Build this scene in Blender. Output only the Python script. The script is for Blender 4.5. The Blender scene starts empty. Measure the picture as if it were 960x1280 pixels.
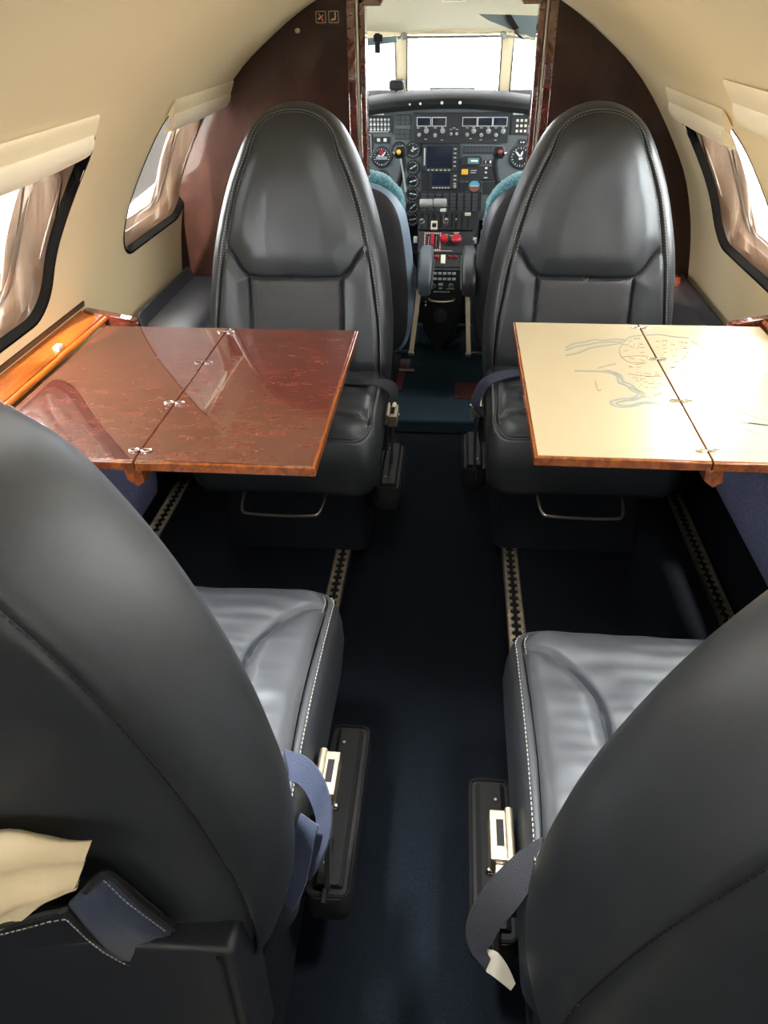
AISLE_FILL = 1.0  # strength of the added fill light above the aisle

WORLD, SUN, SUNDIR, EXPO = 5.0, 4.0, (0, .75, -.65), 2.2
import bpy, bmesh, math, random
from mathutils import Vector, Matrix, noise
random.seed(7)
SC = bpy.context.scene
COL = SC.collection
PI = math.pi

# ------------------------------------------------------------------ materials
MATS = {}
def mat(name, col, rough=.5, metal=0., spec=.5, coat=0., coat_rough=.05, bump=0., bscale=200., var=0., vscale=8., sheen=0.,
        detail=3., stretch=None, col2=None, emit=None, estr=0., trans=0., edge=.5, cior=0, stint=None):
    m = bpy.data.materials.new(name); m.use_nodes = True
    nt = m.node_tree; n = nt.nodes; b = n['Principled BSDF']
    b.inputs['Base Color'].default_value = (*col, 1)
    b.inputs['Roughness'].default_value = rough
    b.inputs['Metallic'].default_value = metal
    b.inputs['Specular IOR Level'].default_value = spec
    b.inputs['Coat Weight'].default_value = coat
    b.inputs['Coat Roughness'].default_value = coat_rough
    b.inputs['Sheen Weight'].default_value = sheen
    if emit:
        b.inputs['Emission Color'].default_value = (*emit, 1); b.inputs['Emission Strength'].default_value = estr
    tc = n.new('ShaderNodeTexCoord'); src = tc.outputs['Object']
    if stretch:
        mp = n.new('ShaderNodeMapping'); mp.inputs['Scale'].default_value = stretch
        nt.links.new(src, mp.inputs['Vector']); src = mp.outputs['Vector']
    if var > 0 or col2:
        t = n.new('ShaderNodeTexNoise'); t.inputs['Scale'].default_value = vscale; t.inputs['Detail'].default_value = detail
        nt.links.new(src, t.inputs['Vector'])
        r = n.new('ShaderNodeValToRGB')
        c2 = col2 if col2 else tuple(max(0, c*(1-var)) for c in col)
        c1 = col if col2 else tuple(min(1, c*(1+var)) for c in col)
        r.color_ramp.elements[0].position = .35; r.color_ramp.elements[1].position = .65
        r.color_ramp.elements[0].color = (*c2, 1); r.color_ramp.elements[1].color = (*c1, 1)
        nt.links.new(t.outputs['Fac'], r.inputs['Fac']); nt.links.new(r.outputs['Color'], b.inputs['Base Color'])
    if bump > 0:
        t = n.new('ShaderNodeTexNoise'); t.inputs['Scale'].default_value = bscale; t.inputs['Detail'].default_value = 4
        nt.links.new(tc.outputs['Object'], t.inputs['Vector'])
        bp = n.new('ShaderNodeBump'); bp.inputs['Strength'].default_value = bump; bp.inputs['Distance'].default_value = .01
        nt.links.new(t.outputs['Fac'], bp.inputs['Height']); nt.links.new(bp.outputs['Normal'], b.inputs['Normal'])
    if stint: b.inputs['Specular Tint'].default_value = (*stint, 1)
    if cior: b.inputs['Coat IOR'].default_value = cior
    MATS[name] = m
    return m

def wood(name, c1, c2, rough=.25, coat=1., scale=(6, 60, 60), coat_rough=.03, cior=0):
    m = mat(name, c1, rough=rough, coat=coat, coat_rough=coat_rough, var=.1, cior=cior, spec=.12)
    nt = m.node_tree; n = nt.nodes; b = n['Principled BSDF']
    tc = n.new('ShaderNodeTexCoord'); mp = n.new('ShaderNodeMapping'); mp.inputs['Scale'].default_value = scale
    nt.links.new(tc.outputs['Object'], mp.inputs['Vector'])
    t = n.new('ShaderNodeTexNoise'); t.inputs['Scale'].default_value = 1.; t.inputs['Detail'].default_value = 7; t.inputs['Roughness'].default_value = .65
    t.inputs['Distortion'].default_value = .6
    nt.links.new(mp.outputs['Vector'], t.inputs['Vector'])
    t2 = n.new('ShaderNodeTexNoise'); t2.inputs['Scale'].default_value = 160; t2.inputs['Detail'].default_value = 3
    nt.links.new(tc.outputs['Object'], t2.inputs['Vector'])
    ad = n.new('ShaderNodeMath'); ad.operation = 'MULTIPLY_ADD'; ad.inputs[1].default_value = .3; 
    nt.links.new(t2.outputs['Fac'], ad.inputs[0]); nt.links.new(t.outputs['Fac'], ad.inputs[2])
    r = n.new('ShaderNodeValToRGB')
    r.color_ramp.elements[0].position = .50; r.color_ramp.elements[1].position = .80
    r.color_ramp.elements[0].color = (*c2, 1); r.color_ramp.elements[1].color = (*c1, 1)
    nt.links.new(ad.outputs[0], r.inputs['Fac']); nt.links.new(r.outputs['Color'], b.inputs['Base Color'])
    return m

def glass(name, tint=(1, 1, 1), gloss=.08, dust=0.):
    m = bpy.data.materials.new(name); m.use_nodes = True; nt = m.node_tree; n = nt.nodes; n.clear()
    o = n.new('ShaderNodeOutputMaterial'); t = n.new('ShaderNodeBsdfTransparent'); t.inputs['Color'].default_value = (*tint, 1)
    g = n.new('ShaderNodeBsdfGlossy'); g.inputs['Roughness'].default_value = .02
    mx = n.new('ShaderNodeMixShader'); mx.inputs[0].default_value = gloss
    nt.links.new(t.outputs[0], mx.inputs[1]); nt.links.new(g.outputs[0], mx.inputs[2]); last = mx
    if dust > 0:
        d = n.new('ShaderNodeBsdfDiffuse'); d.inputs['Color'].default_value = (.75, .66, .55, 1)
        tc = n.new('ShaderNodeTexCoord'); no = n.new('ShaderNodeTexNoise'); no.inputs['Scale'].default_value = 14; no.inputs['Detail'].default_value = 6
        nt.links.new(tc.outputs['Object'], no.inputs['Vector'])
        ml = n.new('ShaderNodeMath'); ml.operation = 'MULTIPLY'; ml.inputs[1].default_value = dust*2
        nt.links.new(no.outputs['Fac'], ml.inputs[0])
        m2 = n.new('ShaderNodeMixShader'); nt.links.new(ml.outputs[0], m2.inputs[0])
        nt.links.new(mx.outputs[0], m2.inputs[1]); nt.links.new(d.outputs[0], m2.inputs[2]); last = m2
    nt.links.new(last.outputs[0], o.inputs['Surface'])
    MATS[name] = m
    return m

M = MATS
mat('leather', (.0175, .020, .0245), rough=.45, spec=.85, stint=(.84, .93, 1), bump=.04, bscale=650, var=.10, vscale=14)
mat('leather_plain', (.015, .017, .022), rough=.46, spec=.45, bump=.06, bscale=420)
mat('leather_seam', (.008, .008, .010), rough=.6)
mat('thread', (.30, .29, .27), rough=.7)
mat('cream', (.70, .585, .37), rough=.62, spec=.3, bump=.03, bscale=300)
mat('cream_trim', (.72, .62, .42), rough=.5, spec=.4)
mat('blind', (.74, .66, .50), rough=.7, bump=.05, bscale=500)
mat('carpet', (.0040, .0066, .0105), rough=.95, spec=.1, bump=.5, bscale=700, var=.35, vscale=260)
mat('carpet_cockpit', (.014, .029, .040), rough=.95, spec=.1, bump=.4, bscale=700)
mat('carpet_dark', (.005, .007, .012), rough=.95, spec=.1, bump=.4, bscale=700)
mat('wool_blue', (.085, .095, .17), rough=.95, spec=.1, bump=.4, bscale=900, var=.3, vscale=300)
wood('mahogany', (.135, .028, .016), (.070, .0155, .0095), scale=(24, 64, 64), coat=1., coat_rough=.035, rough=.45, cior=2.3)
wood('mahogany_wall', (.044, .016, .011), (.024, .0095, .007), scale=(9, 9, 5), coat=.7, coat_rough=.05, rough=.6)
wood('mahogany_edge', (.30, .085, .018), (.12, .028, .008), scale=(60, 6, 60))
wood('orange_wood', (.46, .125, .014), (.26, .055, .008), scale=(50, 4, 50))
mat('inlay_cream', (.46, .39, .25), rough=.30, coat=.35, coat_rough=.22, var=.03, vscale=3)
mat('inlay_line', (.23, .26, .25), rough=.3)
mat('inlay_ink', (.22, .18, .11), rough=.4)
mat('brass', (.40, .35, .27), rough=.42, metal=1)
mat('steel', (.62, .58, .50), rough=.32, metal=1)
mat('chrome', (.75, .75, .74), rough=.12, metal=1)
mat('steel_dark', (.22, .22, .21), rough=.4, metal=1)
mat('black_plastic', (.008, .009, .010), rough=.6, spec=.25)
mat('black_matte', (.008, .008, .009), rough=.8, spec=.2)
mat('rubber', (.006, .006, .007), rough=.8, spec=.15)
mat('gasket', (.0022, .002, .0018), rough=.9, spec=.06)
mat('base_cloth', (.006, .008, .012), rough=.9, spec=.15)
mat('web_navy', (.011, .021, .052), rough=.7, bump=.3, bscale=900, sheen=.1)
mat('web_black', (.008, .010, .016), rough=.75, bump=.3, bscale=900)
mat('paper', (.42, .41, .35), rough=.8)
mat('cloth_cream', (.62, .52, .34), rough=.55, bump=.15, bscale=60, var=.08)
mat('cover_grey', (.055, .058, .058), rough=.5)
mat('strut', (.46, .40, .29), rough=.4, metal=.4)
mat('rail_metal', (.66, .58, .45), rough=.5, metal=1, var=.25, vscale=90)
mat('panel_grey', (.085, .100, .108), rough=.55)
mat('panel_black', (.014, .016, .019), rough=.5)
mat('glareshield', (.011, .012, .012), spec=.2, rough=.9, bump=.1, bscale=400)
mat('dial', (.010, .011, .012), rough=.35, coat=.5)
mat('mark_white', (.75, .76, .74), rough=.5)
mat('lamp_white', (.55, .55, .53), rough=.4)
mat('key_grey', (.045, .05, .055), rough=.5)
mat('screen', (.012, .016, .030), rough=.12, coat=.6)
mat('frame_pale', (.42, .43, .40), rough=.4)
mat('red', (.33, .010, .024), rough=.35)
mat('red_dark', (.22, .012, .020), rough=.5)
mat('plate_red', (.075, .012, .012), rough=.35, var=.3, vscale=120)
mat('yellow', (.75, .42, .03), rough=.5)
mat('purple', (.22, .03, .30), rough=.4)
mat('sky_blue', (.10, .36, .52), rough=.4)
mat('brown_ball', (.20, .09, .05), rough=.4)
mat('lcd_green', (.10, .22, .22), rough=.3)
mat('ivory', (.60, .58, .46), rough=.5)
mat('grey_handle', (.26, .27, .26), rough=.4)
mat('orange_sign', (.55, .10, .03), rough=.5)
mat('teal_wool', (.055, .27, .34), rough=.95, spec=.1, sheen=.6, var=.5, vscale=130, bump=1., bscale=300)
mat('crew_leather', (.014, .015, .020), rough=.5)
mat('crew_side_lit', (.15, .21, .28), rough=.5)  # dark seat side with the cockpit window light put into its colour
mat('crew_arm', (.045, .065, .085), rough=.5)
mat('reveal', (.060, .036, .022), rough=.40, coat=.5, var=.12, vscale=12)
mat('visor', (.17, .23, .25), rough=.2, coat=.4)
mat('apron', (.62, .62, .60), rough=.9, var=.08, vscale=1.5)
mat('grass', (.010, .028, .005), rough=.95, var=.4, vscale=3)
mat('hangar_dark', (.016, .0155, .016), rough=.9, spec=.1)
mat('cream_cockpit', (.52, .48, .33), rough=.6, spec=.3)
mat('white_paint', (.75, .76, .78), rough=.3, coat=.4)
glass('pane', gloss=.05)
glass('pane_inner', tint=(.96, .94, .90), gloss=.06, dust=.05)
glass('visor_glass', tint=(.30, .42, .46), gloss=.08)

# ------------------------------------------------------------------ mesh helpers
def wloc(o):
    v = Vector((0, 0, 0))
    while o is not None:
        v += o.location; o = o.parent
    return v

class MB:
    def __init__(s): s.v = []; s.f = []
    def add(s, vs, fs):
        k = len(s.v); s.v += [tuple(v) for v in vs]; s.f += [tuple(i+k for i in f) for f in fs]; return s
    def box(s, x0, y0, z0, x1, y1, z1, mt=None):
        vs = [Vector(p) for p in [(x0,y0,z0),(x1,y0,z0),(x1,y1,z0),(x0,y1,z0),(x0,y0,z1),(x1,y0,z1),(x1,y1,z1),(x0,y1,z1)]]
        if mt: vs = [mt @ v for v in vs]
        return s.add(vs, [(0,3,2,1),(4,5,6,7),(0,1,5,4),(1,2,6,5),(2,3,7,6),(3,0,4,7)])
    def loft(s, loops, close=True, cap0=True, cap1=True):
        n = len(loops[0]); vs = [p for l in loops for p in l]; fs = []
        for i in range(len(loops)-1):
            for j in range(n if close else n-1):
                a = i*n+j; b = i*n+(j+1) % n; fs.append((a, b, b+n, a+n))
        if cap0 and close: fs.append(tuple(range(n-1, -1, -1)))
        if cap1 and close: fs.append(tuple((len(loops)-1)*n+j for j in range(n)))
        return s.add(vs, fs)
    def prism(s, poly, d, org=(0,0,0), ux=(1,0,0), uy=(0,0,1), un=(0,1,0)):
        """2-D polygon extruded along un by d"""
        o = Vector(org); ux = Vector(ux); uy = Vector(uy); un = Vector(un)
        a = [o+ux*p[0]+uy*p[1] for p in poly]; b = [p+un*d for p in a]
        return s.loft([a, b])
    def tube(s, pts, r, n=8, cap=True):
        pts = [Vector(p) for p in pts]; loops = []
        rs = r if isinstance(r, (list, tuple)) else [r]*len(pts)
        up = None
        for i, p in enumerate(pts):
            t = (pts[min(i+1, len(pts)-1)]-pts[max(i-1, 0)])
            if t.length < 1e-9: t = Vector((0,0,1))
            t.normalize()
            if up is None:
                up = Vector((0,0,1)) if abs(t.z) < .9 else Vector((1,0,0))
            u = (up - t*up.dot(t))
            if u.length < 1e-6: u = t.orthogonal()
            u.normalize(); w = t.cross(u); up = u
            loops.append([p+(u*math.cos(2*PI*k/n)+w*math.sin(2*PI*k/n))*rs[i] for k in range(n)])
        return s.loft(loops, cap0=cap, cap1=cap)
    def lathe(s, prof, org, axis=(0,-1,0), n=20):
        """prof = [(radius, height along axis)]"""
        o = Vector(org); a = Vector(axis).normalized(); u = a.orthogonal().normalized(); w = a.cross(u)
        return s.loft([[o+a*h+(u*math.cos(2*PI*k/n)+w*math.sin(2*PI*k/n))*max(r, 1e-5) for k in range(n)] for r, h in prof])
    def ribbon(s, A, B, th=.0016):
        A = [Vector(p) for p in A]; B = [Vector(p) for p in B]; loops = []
        for i in range(len(A)):
            t = A[min(i+1, len(A)-1)]-A[max(i-1, 0)]
            nn = t.cross(B[i]-A[i]); nn.normalize(); nn *= th
            loops.append([A[i]+nn, B[i]+nn, B[i]-nn, A[i]-nn])
        return s.loft(loops)
    def build(s, name, m, parent=None, smooth=False, bevel=0., seg=2, sub=0, angle=40, local=False):
        me = bpy.data.meshes.new(name)
        o0 = wloc(parent) if (parent is not None and not local) else Vector((0,0,0))
        me.from_pydata([(v[0]-o0.x, v[1]-o0.y, v[2]-o0.z) for v in s.v], [], s.f)
        me.validate()
        q_ = bmesh.new(); q_.from_mesh(me); bmesh.ops.recalc_face_normals(q_, faces=q_.faces); q_.to_mesh(me); q_.free(); me.update()
        ob = bpy.data.objects.new(name, me); COL.objects.link(ob)
        me.materials.append(M[m] if isinstance(m, str) else m)
        if parent is not None: ob.parent = parent
        if smooth:
            me.polygons.foreach_set('use_smooth', [True]*len(me.polygons))
            if angle < 180: me.set_sharp_from_angle(angle=math.radians(angle))
        if bevel > 0:
            b = ob.modifiers.new('bevel', 'BEVEL'); b.width = bevel; b.segments = seg; b.limit_method = 'ANGLE'; b.angle_limit = math.radians(35)
            if not smooth:
                me.polygons.foreach_set('use_smooth', [True]*len(me.polygons)); me.set_sharp_from_angle(angle=math.radians(50))
                b.harden_normals = True
        if sub:
            q = ob.modifiers.new('sub', 'SUBSURF'); q.levels = sub; q.render_levels = sub
        return ob

def box(name, m, x0, y0, z0, x1, y1, z1, parent=None, bevel=.002, mt=None):
    return MB().box(x0, y0, z0, x1, y1, z1, mt).build(name, m, parent, bevel=bevel)
def thing(name, label, cat, loc=(0,0,0), group=None):
    o = bpy.data.objects.new(name, None); COL.objects.link(o); o.location = loc; o.empty_display_size = .05
    return tag(o, label, cat, group)
def tag(o, label, cat, group=None):
    o['label'] = label; o['category'] = cat
    if group: o['group'] = group
    return o
def struct(o, label=None):
    o['kind'] = 'structure'
    if label: o['label'] = label
    return o
def lerp(a, b, t): return a+(b-a)*t
def interp(x, xs, ys):
    if x <= xs[0]: return ys[0]
    for i in range(len(xs)-1):
        if x <= xs[i+1]: return lerp(ys[i], ys[i+1], (x-xs[i])/(xs[i+1]-xs[i]))
    return ys[-1]
def smoothstep(a, b, x):
    t = max(0, min(1, (x-a)/(b-a))); return t*t*(3-2*t)
def catmull(P, n=8):
    P = [Vector(p) for p in P]; out = []
    for i in range(len(P)-1):
        a = P[max(i-1, 0)]; b = P[i]; c = P[i+1]; d = P[min(i+2, len(P)-1)]
        for k in range(n):
            t = k/n
            out.append(.5*((2*b)+(c-a)*t+(2*a-5*b+4*c-d)*t*t+(3*b-a-3*c+d)*t**3))
    out.append(P[-1]); return out
def rrect(hx, hy, r, n=6, cx=0, cy=0):
    out = []
    for sx, sy, a0 in ((1,1,0), (-1,1,PI/2), (-1,-1,PI), (1,-1,3*PI/2)):
        for k in range(n+1):
            a = a0+k/n*PI/2
            out.append((cx+sx*(hx-r)+r*math.cos(a), cy+sy*(hy-r)+r*math.sin(a)))
    return out
def seg_dist(px, pz, poly):
    best = 9
    for i in range(len(poly)-1):
        ax, az = poly[i]; bx, bz = poly[i+1]; dx, dz = bx-ax, bz-az
        t = max(0, min(1, ((px-ax)*dx+(pz-az)*dz)/(dx*dx+dz*dz+1e-12)))
        best = min(best, math.hypot(px-ax-dx*t, pz-az-dz*t))
    return best

# ------------------------------------------------------------------ cabin cross-section
CX = .02
SEC = [(-.05,.80),(.0,.80),(.15,.80),(.3,.796),(.45,.790),(.55,.784),(.67,.768),(.76,.746),(.85,.712),(.955,.65),(1.05,.582),(1.118,.518),(1.18,.44),(1.24,.352),(1.285,.26),(1.315,.15),(1.325,0)]
_p = catmull([(b, a, 0) for a, b in SEC], 10)
SW = [p.x for p in _p]; SZ = [p.y for p in _p]
def hw(z): return interp(z, SZ, SW)
def WP(side, y, z, d=0.):
    """point on the cabin lining at height z, d metres inwards"""
    e = .02; dz = 2*e; dx = hw(z+e)-hw(z-e)
    nx, nz = -dz, dx
    l = math.hypot(nx, nz)
    return Vector((CX+side*(hw(z)+nx/l*d), y, z+nz/l*d))
YB, YR = 2.40, -1.7       # cockpit bulkhead, aft end

# windows: (side, centre Y)
WIN = [(-1, 1.235), (-1, 2.155), (1, 1.875), (1, 1.13), (-1, .45), (1, .35), (-1, -.4), (1, -.45), (-1, -1.2), (1, -1.2)]
WZ0, WZ1 = .722, 1.072
def win_frame(side, yc):
    """origin and axes (u along Y, v up the wall, n inwards) of a window"""
    a = Vector((CX+side*hw(WZ0), yc, WZ0)); b = Vector((CX+side*hw(WZ1), yc, WZ1))
    v = (b-a).normalized(); n = Vector((-side*v.z, 0, side*v.x)); 
    if n.x*side > 0: n = -n
    mid = (a+b)/2
    bulge = Vector((CX+side*hw((WZ0+WZ1)/2), yc, (WZ0+WZ1)/2))
    mid = mid + n*((bulge-mid).dot(n))*.5
    return mid, Vector((0,1,0)), v, n, (b-a).length/2
WHX, WR = .262, .085

def shell_piece(name, side, za, zb, thick=.05):
    zsamp = [za+(zb-za)*i/30 for i in range(31)]
    loops = []
    ys = [YR, -.8, 0, .8, 1.6, YB+.025]
    def ring(y):
        if side == 0:
            zz = [za+(SZ[-1]-za)*(1-(1-i/24)**2) for i in range(25)]
            inn = [WP(-1, y, z) for z in zz]+[WP(1, y, z) for z in reversed(zz[:-1])]
            out = [Vector((CX+(p.x-CX)*1.06, y, p.z+.05+.0*p.z)) for p in inn]
            for p in (out[0], out[-1]): pass
            return inn+list(reversed(out))
        inn = [WP(side, y, z) for z in zsamp]; out = [WP(side, y, z, -thick) for z in zsamp]
        return inn+list(reversed(out))
    return MB().loft([ring(y) for y in ys])

def cut(ob, cutters):
    for c in cutters:
        md = ob.modifiers.new('cut', 'BOOLEAN'); md.object = c; md.operation = 'DIFFERENCE'; md.solver = 'EXACT'
    dg = bpy.context.evaluated_depsgraph_get(); ev = ob.evaluated_get(dg)
    me = bpy.data.meshes.new_from_object(ev)
    ob.modifiers.clear(); ob.data = me
    for c in cutters: bpy.data.objects.remove(c, do_unlink=True)
    me.polygons.foreach_set('use_smooth', [True]*len(me.polygons)); me.set_sharp_from_angle(angle=math.radians(30))

def win_cutter(side, yc, grow=0.):
    o, u, v, n, hv = win_frame(side, yc)
    b = MB().prism(rrect(WHX+grow, hv+grow, WR), -.3, o+n*.12, u, v, n)
    return b.build('cutter', 'cream')

for nm, side in (('wall_left', -1), ('wall_right', 1)):
    ob = shell_piece(nm, side, 0, 1.112).build(nm, 'cream')
    cut(ob, [win_cutter(s, y) for s, y in WIN if s == side]); struct(ob)
ce = shell_piece('ceiling', 0, 1.112, 1.325).build('ceiling', 'cream', smooth=True, angle=30); struct(ce)
tr = MB().prism([(hw(z), z) for z in [i*.05 for i in range(27)]]+[(-hw(z), z) for z in [1.3-i*.05 for i in range(27)]], -.05, (CX, YR, 0), (1,0,0), (0,0,1), (0,1,0))
struct(tr.build('wall_rear', 'cream'))

# floor: sunken aisle between two raised sides
AX0, AX1 = -.145, .248
struct(MB().box(CX-.86, YR, -.04, CX+.86, YB+1.6, 0).build('floor', 'carpet'))
struct(MB().box(CX-.85, YR, 0, AX0, YB, .04).build('floor_left', 'carpet_dark', bevel=.004))
struct(MB().box(AX1, YR, 0, CX+.85, YB, .04).build('floor_right', 'carpet_dark', bevel=.004))
struct(MB().box(CX-.7, YB-.01, 0, CX+.7, YB+1.55, .05).build('floor_front', 'carpet_cockpit', bevel=.008))
# lower side lining in blue wool cloth, with a rolled lower edge
for nm, side, y1 in (('trim_1', -1, 1.60), ('trim_2', 1, 1.90)):
    e = 0 if side < 0 else .036
    zb = .20 if side < 0 else .30
    prof = [(.786,.47),(.73+e*.5,.495),(.660+e,.485),(.645+e,.45),(.648+e,zb+.05),(.668+e*.8,zb+.012),(.70+e*.5,zb),(.786,zb)]
    pts = [(p.x, p.y) for p in catmull([(a, b, 0) for a, b in prof], 6)]
    struct(MB().prism([(side*a, b) for a, b in pts], y1-YR-.1, (CX, YR+.1, 0)).build(nm, 'wool_blue', smooth=True))

for nm, s in (('baseboard_left', -1), ('baseboard_right', 1)):
    struct(MB().box(CX+s*.772, YR+.05, .0395, CX+s*.80, YB, .32).build(nm, 'carpet_dark', bevel=.002))
# windows
for i, (side, yc) in enumerate(WIN):
    o, u, v, n, hv = win_frame(side, yc)
    root = bpy.data.objects.new('window_%d' % (i+1), None); COL.objects.link(root); root.location = o; struct(root)
    def ring(hx, hy, r, d):
        zm = (WZ0+WZ1)/2; q = (WZ1-WZ0)/2/hv
        pts = rrect(hx, hy, r, 8); out = []
        for k in range(len(pts)):
            a, b = pts[k], pts[(k+1) % len(pts)]; m = max(1, int(math.dist(a, b)/.02))
            out += [(lerp(a[0], b[0], t/m), lerp(a[1], b[1], t/m)) for t in range(m)]
        return [WP(side, yc+a, zm+b*q, -d) for a, b in out]
    g = .0
    MB().loft([ring(WHX+.003, hv+.003, WR, -.0012), ring(WHX-.003, hv-.003, WR-.003, -.0012), ring(WHX-.006, hv-.006, WR-.006, .006), ring(WHX-.009, hv-.009, WR-.008, .017), ring(WHX-.000, hv-.000, WR, .022)], cap0=False, cap1=False).build('gasket', 'gasket', root, smooth=True)
    MB().loft([ring(WHX-.010, hv-.010, WR-.008, .016), ring(WHX-.020, hv-.020, WR-.012, .024), ring(WHX-.040, hv-.036, WR-.02, .058), ring(WHX-.044, hv-.042, WR-.022, .062), ring(WHX-.048, hv-.046, WR-.022, .078), ring(WHX-.0, hv-.0, WR, .095), ring(WHX+.02, hv+.02, WR, .05)], cap0=False, cap1=False).build('window_frame', 'reveal', root, smooth=True)
    flat = lambda hx, hy, r, d: [o+u*a+v*b-n*d for a, b in rrect(hx, hy, r, 8)]
    ring_in = flat(WHX-.019, hv-.022, WR-.012, .031); ring_in2 = flat(WHX-.019, hv-.022, WR-.012, .034)
    MB().loft([ring_in, ring_in2]).build('inner_pane', 'pane_inner', root)
    a = flat(WHX-.042, hv-.042, WR-.022, .080); b = flat(WHX-.042, hv-.042, WR-.022, .084)
    MB().loft([a, b]).build('outer_pane', 'pane', root)
# window blinds: a cloth roll gathered at the top of each window
lab = {0: 'cream roller blind above the near left window, over the orange wooden ledge',
       1: 'cream roller blind rolled up over the left window next to the wooden bulkhead',
       2: 'cream roller blind rolled up over the right window next to the wooden bulkhead',
       3: 'cream roller blind cut off by the right edge of the photo, second from the bulkhead'}
def blind(i, y0, y1, zt, sag):
    side, yc = WIN[i]
    yc_ = (y0+y1)/2
    root = thing('window_blind', lab[i], 'window blind', WP(side, yc_, zt), 'roller blinds above the cabin windows')
    prof = [(0, .003), (.002, .006), (.012, .010), (.024, .014), (.033, .016), (.036, .012), (.032, .005), (.015, .003), (0, .002)]
    loops = []
    for k in range(17):
        t = k/16; y = lerp(y0, y1, t); sg = sag*math.sin(PI*t)+.004*math.sin(9*t+i)
        loops.append([WP(side, y, zt-d*.84*(1+sg*8*(d > .02)), h) for d, h in prof])
    MB().loft(loops).build('pelmet', 'cream_trim', root, smooth=True)
    loops = []
    for k in range(17):
        t = k/16; y = lerp(y0+.012, y1-.012, t); sg = sag*math.sin(PI*t)+.003*math.sin(11*t+2+i)
        pr = [(.026, .016), (.032, .022), (.042, .026), (.054, .026), (.064, .022), (.068, .015), (.062, .010), (.045, .011), (.027, .012)]
        loops.append([WP(side, y, zt-d*.84-sg*.5*(d > .04), h) for d, h in pr])
    rl = MB().loft(loops).build('blind_cloth', 'blind', root, smooth=True)
    MB().tube([WP(side, lerp(y0+.008, y1-.008, k/16), zt-.066*.84-sag*.5*math.sin(PI*k/16), .016) for k in range(17)], .0050, 8).build('bottom_rail', 'blind', rl, smooth=True)
for a in ((0, .95, 1.405, 1.103, .012), (1, 1.875, 2.392, 1.082, .006), (2, 1.60, 2.065, 1.088, .006), (3, .86, 1.40, 1.150, .008)): blind(*a)

# ------------------------------------------------------------------ bulkhead with the door to the cockpit
DX0, DX1, DZ = -.172, .300, 1.252
DCX = (DX0+DX1)/2
def half_bulkhead(side):
    out = []
    zz = [0, .1, .2, .3, .4, .5, .6, .7, .8, .9, 1.0, 1.05, 1.1, 1.14, 1.18, 1.21, 1.24, 1.26, 1.285, 1.30, 1.312, 1.32]
    for z in zz: out.append((CX+side*(hw(z)+.02), z))
    top = 1.324
    xi = DX0 if side < 0 else DX1
    ch = .075
    xin = xi - side*ch
    out += [(DCX, top), (DCX, 1.306), (xin, 1.306), (xi-side*.05, DZ), (xi, DZ), (xi, 0)]
    return out
wl = MB().prism(half_bulkhead(-1), .03, (0, YB, 0)).build('wall_front_left', 'mahogany_wall'); struct(wl)
wr = MB().prism(half_bulkhead(1), .03, (0, YB, 0)).build('wall_front_right', 'mahogany_wall'); struct(wr)
# door jambs and chamfered head, dark polished wood, with a bright metal strip
for i, (x, s) in enumerate(((DX0, -1), (DX1, 1))):
    j = MB().box(x-.006 if s < 0 else x-.010, YB-.012, 0.05, x+.010 if s < 0 else x+.006, YB+.04, DZ+.004).build('trim_%d' % (3+i), 'mahogany', bevel=.003); struct(j)
    c = MB().box(x+s*.028-.012, YB-.008, .05, x+s*.028+.012, YB, DZ+.05).build('casing', 'mahogany', j, bevel=.003)
    MB().box(x+s*.012-.003, YB-.006, .05, x+s*.012+.003, YB+.001, DZ+.04).build('metal_strip', 'steel', j, bevel=.001)
    h = MB().loft([[Vector(p) for p in q] for q in (
        [(x-s*.004, YB-.012, DZ-.004), (x-s*.004, YB+.04, DZ-.004), (x-s*.004, YB+.04, DZ+.010), (x-s*.004, YB-.012, DZ+.010)],
        [(x-s*.05, YB-.012, DZ-.004), (x-s*.05, YB+.04, DZ-.004), (x-s*.053, YB+.04, DZ+.010), (x-s*.053, YB-.012, DZ+.010)],
        [(x-s*.085, YB-.012, 1.304), (x-s*.085, YB+.04, 1.304), (x-s*.087, YB+.04, 1.318), (x-s*.087, YB-.012, 1.318)])]).build('door_head', 'mahogany', j)
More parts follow.
